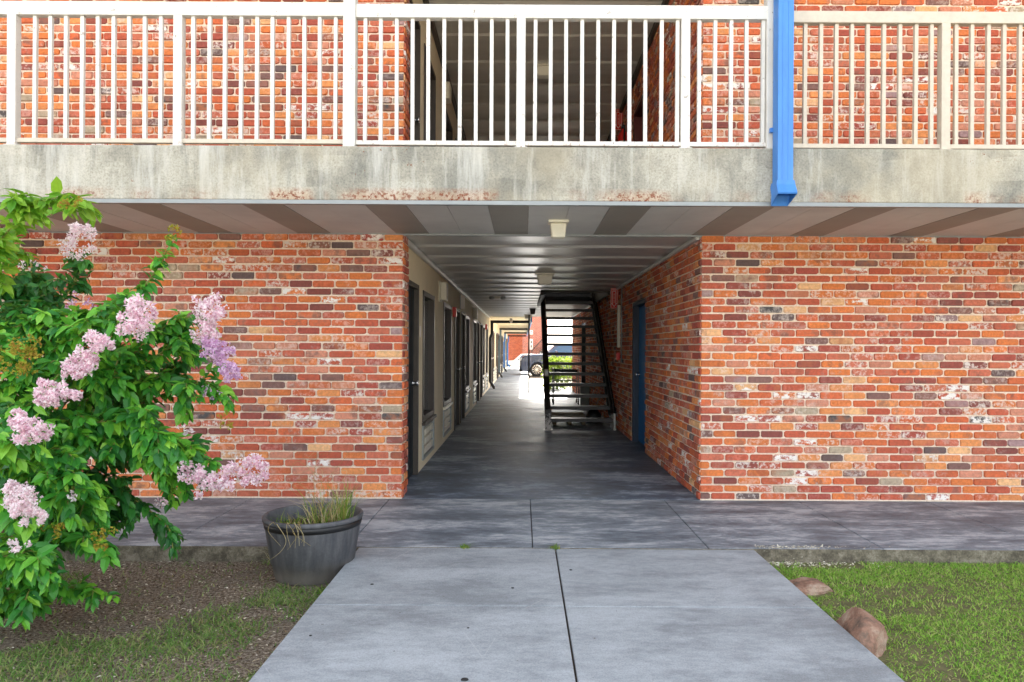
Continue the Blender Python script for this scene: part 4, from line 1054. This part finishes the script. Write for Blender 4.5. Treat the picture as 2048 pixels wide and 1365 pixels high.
def rock(c, r, label, seed, flat=1.0):
    import bmesh
    bm = bmesh.new(); bmesh.ops.create_icosphere(bm, subdivisions=5, radius=1)
    g = random.Random(seed); planes = [(Vector((g.gauss(0,1), g.gauss(0,1), g.gauss(0,.7))).normalized(), g.uniform(.5, .82)) for _ in range(11)]
    for v in bm.verts:
        p = v.co.copy()
        for nrm_, dd in planes:
            e = p.dot(nrm_)-dd
            if e > 0: p -= nrm_*e*.98
        p += Vector((math.sin(p.y*17+seed), math.sin(p.z*15), math.sin(p.x*19)))*.014
        p += p.normalized()*(noise.fractal(p*4+Vector((seed,0,0)), .7, 2.2, 5))*.045
        v.co = Vector((p.x*r[0], p.y*r[1], p.z*r[2]))
    me = bpy.data.meshes.new('rock'); bm.to_mesh(me); bm.free(); me.materials.append(M_ROCK)
    for p_ in me.polygons: p_.use_smooth = True
    o = bpy.data.objects.new('rock', me); COL.objects.link(o); o.location = c; o.rotation_euler = (0, 0, g.uniform(-.1, .1))
    return tag(o, label, 'rock', 'rocks beside the path')
rock((1.605, 3.45, -.085), (.125, .27, .15), 'larger reddish sandstone rock beside the path, nearer the front', 4)
rock((1.64, 4.22, -.088), (.22, .18, .055), 'flatter half buried reddish rock beside the path, near the kerb', 9)
for (tx, ty, lb) in ((-.37, 4.765, 'small green weed in the joint where the path meets the sidewalk, left of centre'), (.215, 4.765, 'small green weed at the top end of the path centre joint')):
    tuft('weed', (tx, ty, -.004), .035, 60, .03, [(M_WEED, 1.0)], lb, 'weed', 1.6, .003)
tuft('weed', (-1.10, 4.14, -.098), .06, 70, .06, [(M_WEED, 1.0)], 'green weeds by the path edge at the foot of the planter', 'weed', 1.6, .004)
tuft('weed', (-1.60, 4.72, -.098), .04, 40, .12, [(M_STRAW, 1.0)], 'dry straw tuft beside the left of the planter', 'weed', 1.2, .002)
M_GUM = plain('gum_black', (.02, .02, .02), .7)
g = random.Random(12)
gum = [(-.224, 2.87, .016), (-.83, 4.02, .010), (-.05, 3.97, .009), (.29, 4.3, .008), (-.25, 3.4, .006), (-.96, 3.3, .007)]
gl = ['large black gum spot on the path near the front edge', 'black gum spot on the path near the planter', 'black gum spot left of the path centre joint', 'black gum spot just right of the path centre joint near the sidewalk', 'small dark speck in the middle of the left path slab', 'small dark speck near the left edge of the path']
for (gx, gy, gr), lb in zip(gum, gl):
    mb = MB(); mb.lathe((gx, gy, -.0031), [(gr, .0), (gr*.9, .002), (gr*.4, .003)], 12)
    o = obj('gum_spot', mb, M_GUM, None, smooth=True, org=(gx, gy, -.0031)); tag(o, lb, 'gum spot', 'gum spots on the path')

# ------------------------------------------------------------------ courtyard: hedge, cars, far building
hd = thing('hedge', 'clipped yellow green hedge in the sun behind the stairs', 'hedge', (2.2, 23.4, 0))
n = 7000; p = nr.uniform(-1, 1, (n, 3)); ax = nr.integers(0, 3, n); sgn = np.where(nr.uniform(0, 1, n) < .5, -1, 1)
p[np.arange(n), ax] = sgn*nr.uniform(.72, 1.08, n)
pos = np.stack([2.42+p[:, 0]*1.62, 23.5+p[:, 1]*.62, .52+p[:, 2]*.46], 1); pos += nr.normal(size=(n, 3))*.03
L = nr.uniform(.05, .10, n); obj('foliage', (*leaf_arrays(pos, nr.normal(size=(n, 3)), nr.normal(size=(n, 3))*.6+np.array([0, 0, .8]), L, L*.6), None), M_HEDGE, hd)
mb = MB(); g = random.Random(8)
for k in range(26):
    xx, yy = 2.3+g.uniform(-1.6, 1.6), 23.5+g.uniform(-.4, .4)
    mb.tube([(xx, yy, -.02), (xx+g.uniform(-.15,.15), yy+g.uniform(-.1,.1), .45), (xx+g.uniform(-.25,.25), yy+g.uniform(-.2,.2), .85)], .014, 5, r1=.006)
obj('stems', mb, M_TWIG, hd)

def carpaint(name, col, rough=.25):
    t = NT(name); t.set(t.ramp(t.noise(3), [(.3, tuple(c*.92 for c in col)), (.7, col)]), rough, .3, .6); t.b.inputs['Coat Weight'].default_value = .6; return t.m
def make_car(x0, y0, z0, L, W, H, hood, suv, paint, label, cat):
    """a car standing across the view, its nose towards -x; x0 = front bumper, y0 = near side"""
    r = thing('parked_car', label, cat, (x0+L/2, y0+W/2, z0), 'cars parked behind the motel')
    wr = .36 if suv else .31; gx = [x0+L*.175, x0+L*.80]
    hh = hood
    body = [(.10, .28), (.02, .36), (.0, .55), (.03, hh*.72), (.09, hh*.84), (.20, hh*.91), (.45, hh*.96), (.28*L, hh), (.95*L, hh+.03), (L-.02, hh-.05), (L, .5), (L-.05, .28)]
    low = []
    for cx in (gx[1]-x0, gx[0]-x0):
        for k in range(9):
            a = math.pi*k/8; low.append((cx+math.cos(a)*(wr+.05), .25+max(0, math.sin(a))*(wr+.12)))
    poly = body+low
    V = []; N = len(poly)
    rows = [(0, .06, 1), (.06, 0.0, 1), (W-.06, 0.0, 1), (W, .06, 1)]
    mb = MB()
    for (dy, ins, _) in rows:
        for (a, b) in poly:
            aa = a+(ins if a < L/2 else -ins)*(1 if b > .2 else 0)*.8; bb = b-(ins*.7 if b > hh*.75 else 0)
            V.append((x0+aa, y0+dy, z0+bb))
    F = []
    for i in range(3):
        for k in range(N): F.append((i*N+k, (i+1)*N+k, (i+1)*N+(k+1) % N, i*N+(k+1) % N))
    F += [tuple(range(N)), tuple(range(3*N, 4*N))[::-1]]
    mb.add(V, F); b = obj('body', mb, paint, r, bevel=.02)
    c0, c1 = .27*L, (.97*L if suv else .80*L)
    cab = [(c0, hh-.02), (c0+.55, H-.03), (c0+.95, H), (c1-.7, H-.02), (c1-.25, H-.10), (c1, hh-.01)]
    tap = .14
    def cabmesh(grow, zoff):
        m_ = MB(); V = []
        for s in (0, 1):
            for (a, bz) in cab:
                f = (bz-hh)/(H-hh); yy = (y0+.03+tap*f-grow) if s == 0 else (y0+W-.03-tap*f+grow)
                V.append((x0+a, yy, z0+bz+zoff))
        n_ = len(cab); m_.add(V, [tuple(range(n_)), tuple(range(n_, 2*n_))[::-1]]+[(k, k+n_, (k+1) % n_+n_, (k+1) % n_) for k in range(n_)]); return m_
    obj('cabin', cabmesh(0, 0), paint, r, bevel=.03)
    for s in (0, 1):   # side windows
        f0, f1 = .12, .82
        def wp(a, f): yy = (y0+.03+tap*f) if s == 0 else (y0+W-.03-tap*f); return (x0+a, yy+(-.008 if s == 0 else .008), z0+hh+(H-hh)*f)
        for (a0, a1, b1, b0) in ((c0+.30, c0+.66, c0+1.42, c0+1.42), (c0+1.50, c0+1.50, c0+2.35, c0+2.45)) + (((c0+2.52, c0+2.44, c1-.62, c1-.38),) if suv else ()):
            q = [wp(a0, f0), wp(b0, f0), wp(b1, f1), wp(a1, f1)]
            m_ = MB(); m_.prism(q if s == 0 else q[::-1], (0, .006 if s == 0 else -.006, 0)); obj('window', m_, M_CARGLASS, r)
    q0, q1 = cab[0], cab[1]
    def sp(f, yf): 
        fz = (q0[1]+(q1[1]-q0[1])*f-hh)/(H-hh)
        half = (W/2-.03-tap*fz)-.08
        return (x0+q0[0]+(q1[0]-q0[0])*f-.012, y0+W/2+yf*half, z0+q0[1]+(q1[1]-q0[1])*f+.01)
    m_ = MB(); m_.prism([sp(.1,-1), sp(.92,-1), sp(.92,1), sp(.1,1)], (.008, 0, -.004)); obj('windscreen', m_, M_CARGLASS, r)
    for cx in gx:
        for s in (0, 1):
            yc = y0+.01 if s == 0 else y0+W-.22; 
            m_ = MB(); m_.lathe((cx, yc, z0+wr), [(wr*.62, .0), (wr*.9, -.004), (wr, .03), (wr, .18), (wr*.9, .21)], 28, axis='Y'); wh = obj('wheel', m_, M_RUBBER, r, smooth=False)
            m_ = MB(); yo = -.012 if s == 0 else .212
            m_.lathe((cx, yc+yo, z0+wr), [(wr*.60, 0), (wr*.66, .003), (wr*.66, .01), (wr*.60, .012)], 28, axis='Y', cap=False)
            m_.lathe((cx, yc+yo, z0+wr), [(.001, 0), (wr*.16, 0), (wr*.16, .012)], 12, axis='Y', cap=False)
            for k in range(12):
                a = k*math.pi/6; ca, sa = math.cos(a), math.sin(a); p = lambda rr, tt: (cx+ca*rr-sa*tt, yc+yo, z0+wr+sa*rr+ca*tt)
                m_.prism([p(wr*.15,-.010), p(wr*.61,-.014), p(wr*.61,.014), p(wr*.15,.010)], (0, .012, 0))
            obj('rim', m_, M_CHROME, wh)
    for s in (0, 1):
        ya = y0+.05 if s == 0 else y0+W-.40
        m_ = MB(); m_.box(x0+.0, x0+.34, ya-.02 if s == 0 else ya, ya+.35 if s == 0 else ya+.37, z0+hh*.70, z0+hh*.82); obj('headlight', m_, M_LAMP, r, bevel=.02)
        m_ = MB(); yy = y0-.16 if s == 0 else y0+W; m_.box(x0+c0+.45, x0+c0+.6, yy, yy+.16, z0+hh+.03, z0+hh+.17); obj('wing_mirror', m_, paint, r, bevel=.03)
    m_ = MB(); m_.box(x0-.006, x0+.05, y0+.42, y0+W-.42, z0+hh*.45, z0+hh*.8); obj('grille', m_, M_BLACKP, r, bevel=.01)
    m_ = MB(); m_.box(x0-.03, x0+.2, y0+.06, y0+W-.06, z0+.26, z0+hh*.44); obj('bumper', m_, M_BLACKP if suv else paint, r, bevel=.04)
    return r
t = NT('car_glass'); t.set((.03, .09, .18), .05, 0, 1.0); M_CARGLASS = t.m
M_LAMP = plain('lamp_lens', srgb(200,204,206), .1)
make_car(-.14, 36.2, -.11, 4.75, 1.9, 1.66, 1.14, True, carpaint('slate_blue_paint', srgb(72,84,110)), 'dark slate blue SUV parked beyond the hedge, nose to the left', 'car')
make_car(-1.95, 52.4, -.515, 4.6, 1.8, 1.42, .92, False, carpaint('white_car_paint', srgb(228,228,226), .3), 'white saloon car at the far end of the rear walkway', 'car')

for nm_, c1_, c2_ in (('far_brick_bounce', srgb(224,116,70), srgb(196,84,54)), ('far_brick_shaded', srgb(176,84,66), srgb(134,56,54))):  # warm bounce painted into the orange brick, shade into the maroon one
  t = NT(nm_)
  bt = t.n('ShaderNodeTexBrick'); bt.inputs['Scale'].default_value = 1.0; bt.inputs['Brick Width'].default_value = .2055; bt.inputs['Row Height'].default_value = COURSE; bt.inputs['Mortar Size'].default_value = .008
  bt.inputs['Color1'].default_value = (*c1_, 1); bt.inputs['Color2'].default_value = (*c2_, 1); bt.inputs['Mortar'].default_value = (*srgb(206,180,160), 1); bt.inputs['Bias'].default_value = 0
  mp = t.n('ShaderNodeMapping'); mp.inputs['Rotation'].default_value = (R(90), 0, 0); t.l(t.tc.outputs['Object'], mp.inputs[0]); t.l(mp.outputs[0], bt.inputs['Vector'])
  t.set(t.mix(.4, bt.outputs['Color'], t.ramp(t.noise(3, 5), [(.3, .7), (.7, 1.25)]), 'MULTIPLY'), .9)
  if nm_ == 'far_brick_shaded': M_FARB_SHADE = t.m
  else: M_FARB_BOUNCE = t.m
fb = thing('brick_building', 'red brick building closing the far end of the rear lot', 'building', (0, 60, -.1))
mb = MB(); mb.box(-.05, 1.95, 57.5, 66, -.6, 4.1); obj('end_wall', mb, M_FARB_SHADE, fb)
mb = MB(); mb.box(-7, -.051, 63, 66, -.6, 4.1); obj('rear_wall', mb, M_FARB_BOUNCE, fb)
mb = MB(); mb.box(-7.3, 2.2, 57.2, 66.3, 4.1, 4.3); obj('roof', mb, M_PANELL, fb)
for (xa, z0, z1) in ((.52, 1.2, 2.05), (.52, 2.4, 2.75)):
    s = thing('wall_board', 'white notice board low on the far brick wall' if z0 < 2 else 'small white notice board higher on the far brick wall', 'sign', (xa, 57.45, z0), 'white boards on the far brick wall')
    mb = MB(); mb.box(xa, xa+.26, 57.46, 57.498, z0, z1); obj('board', mb, M_WHITESIGN, s, bevel=.004)
    mb = MB(); mb.box(xa+.08, xa+.18, 57.452, 57.459, z0+(z1-z0)*.62, z0+(z1-z0)*.8)
    if z0 < 2: mb.box(xa+.09, xa+.17, 57.452, 57.459, z0+.18, z0+.36)
    obj('marking', mb, M_BLACKP, s)
sr = thing('outdoor_stair', 'brown outdoor stair flight with railing against the far brick wall', 'staircase', (1.3, 56.8, -.1))
mb = MB()
for k in range(9): mb.box(.62+.14*k, .62+.14*(k+1)-.002, 56.3, 57.3, -.11+.0*k, .25+.17*k)
obj('steps', mb, M_BROWN, sr)
mb = MB(); mb.tube([(.62, 56.3, 1.05), (1.88, 56.3, 2.45)], .035, 6); obj('handrail', mb, M_BROWN, sr)
for k in range(13):
    xx = .64+.1*k; zb = .2+.17*int((xx-.62)/.14); mb = MB(); mb.tube([(xx, 56.3, zb), (xx, 56.3, 1.05+(xx-.62)*1.111)], .014, 5); obj('baluster', mb, M_BROWN, sr)
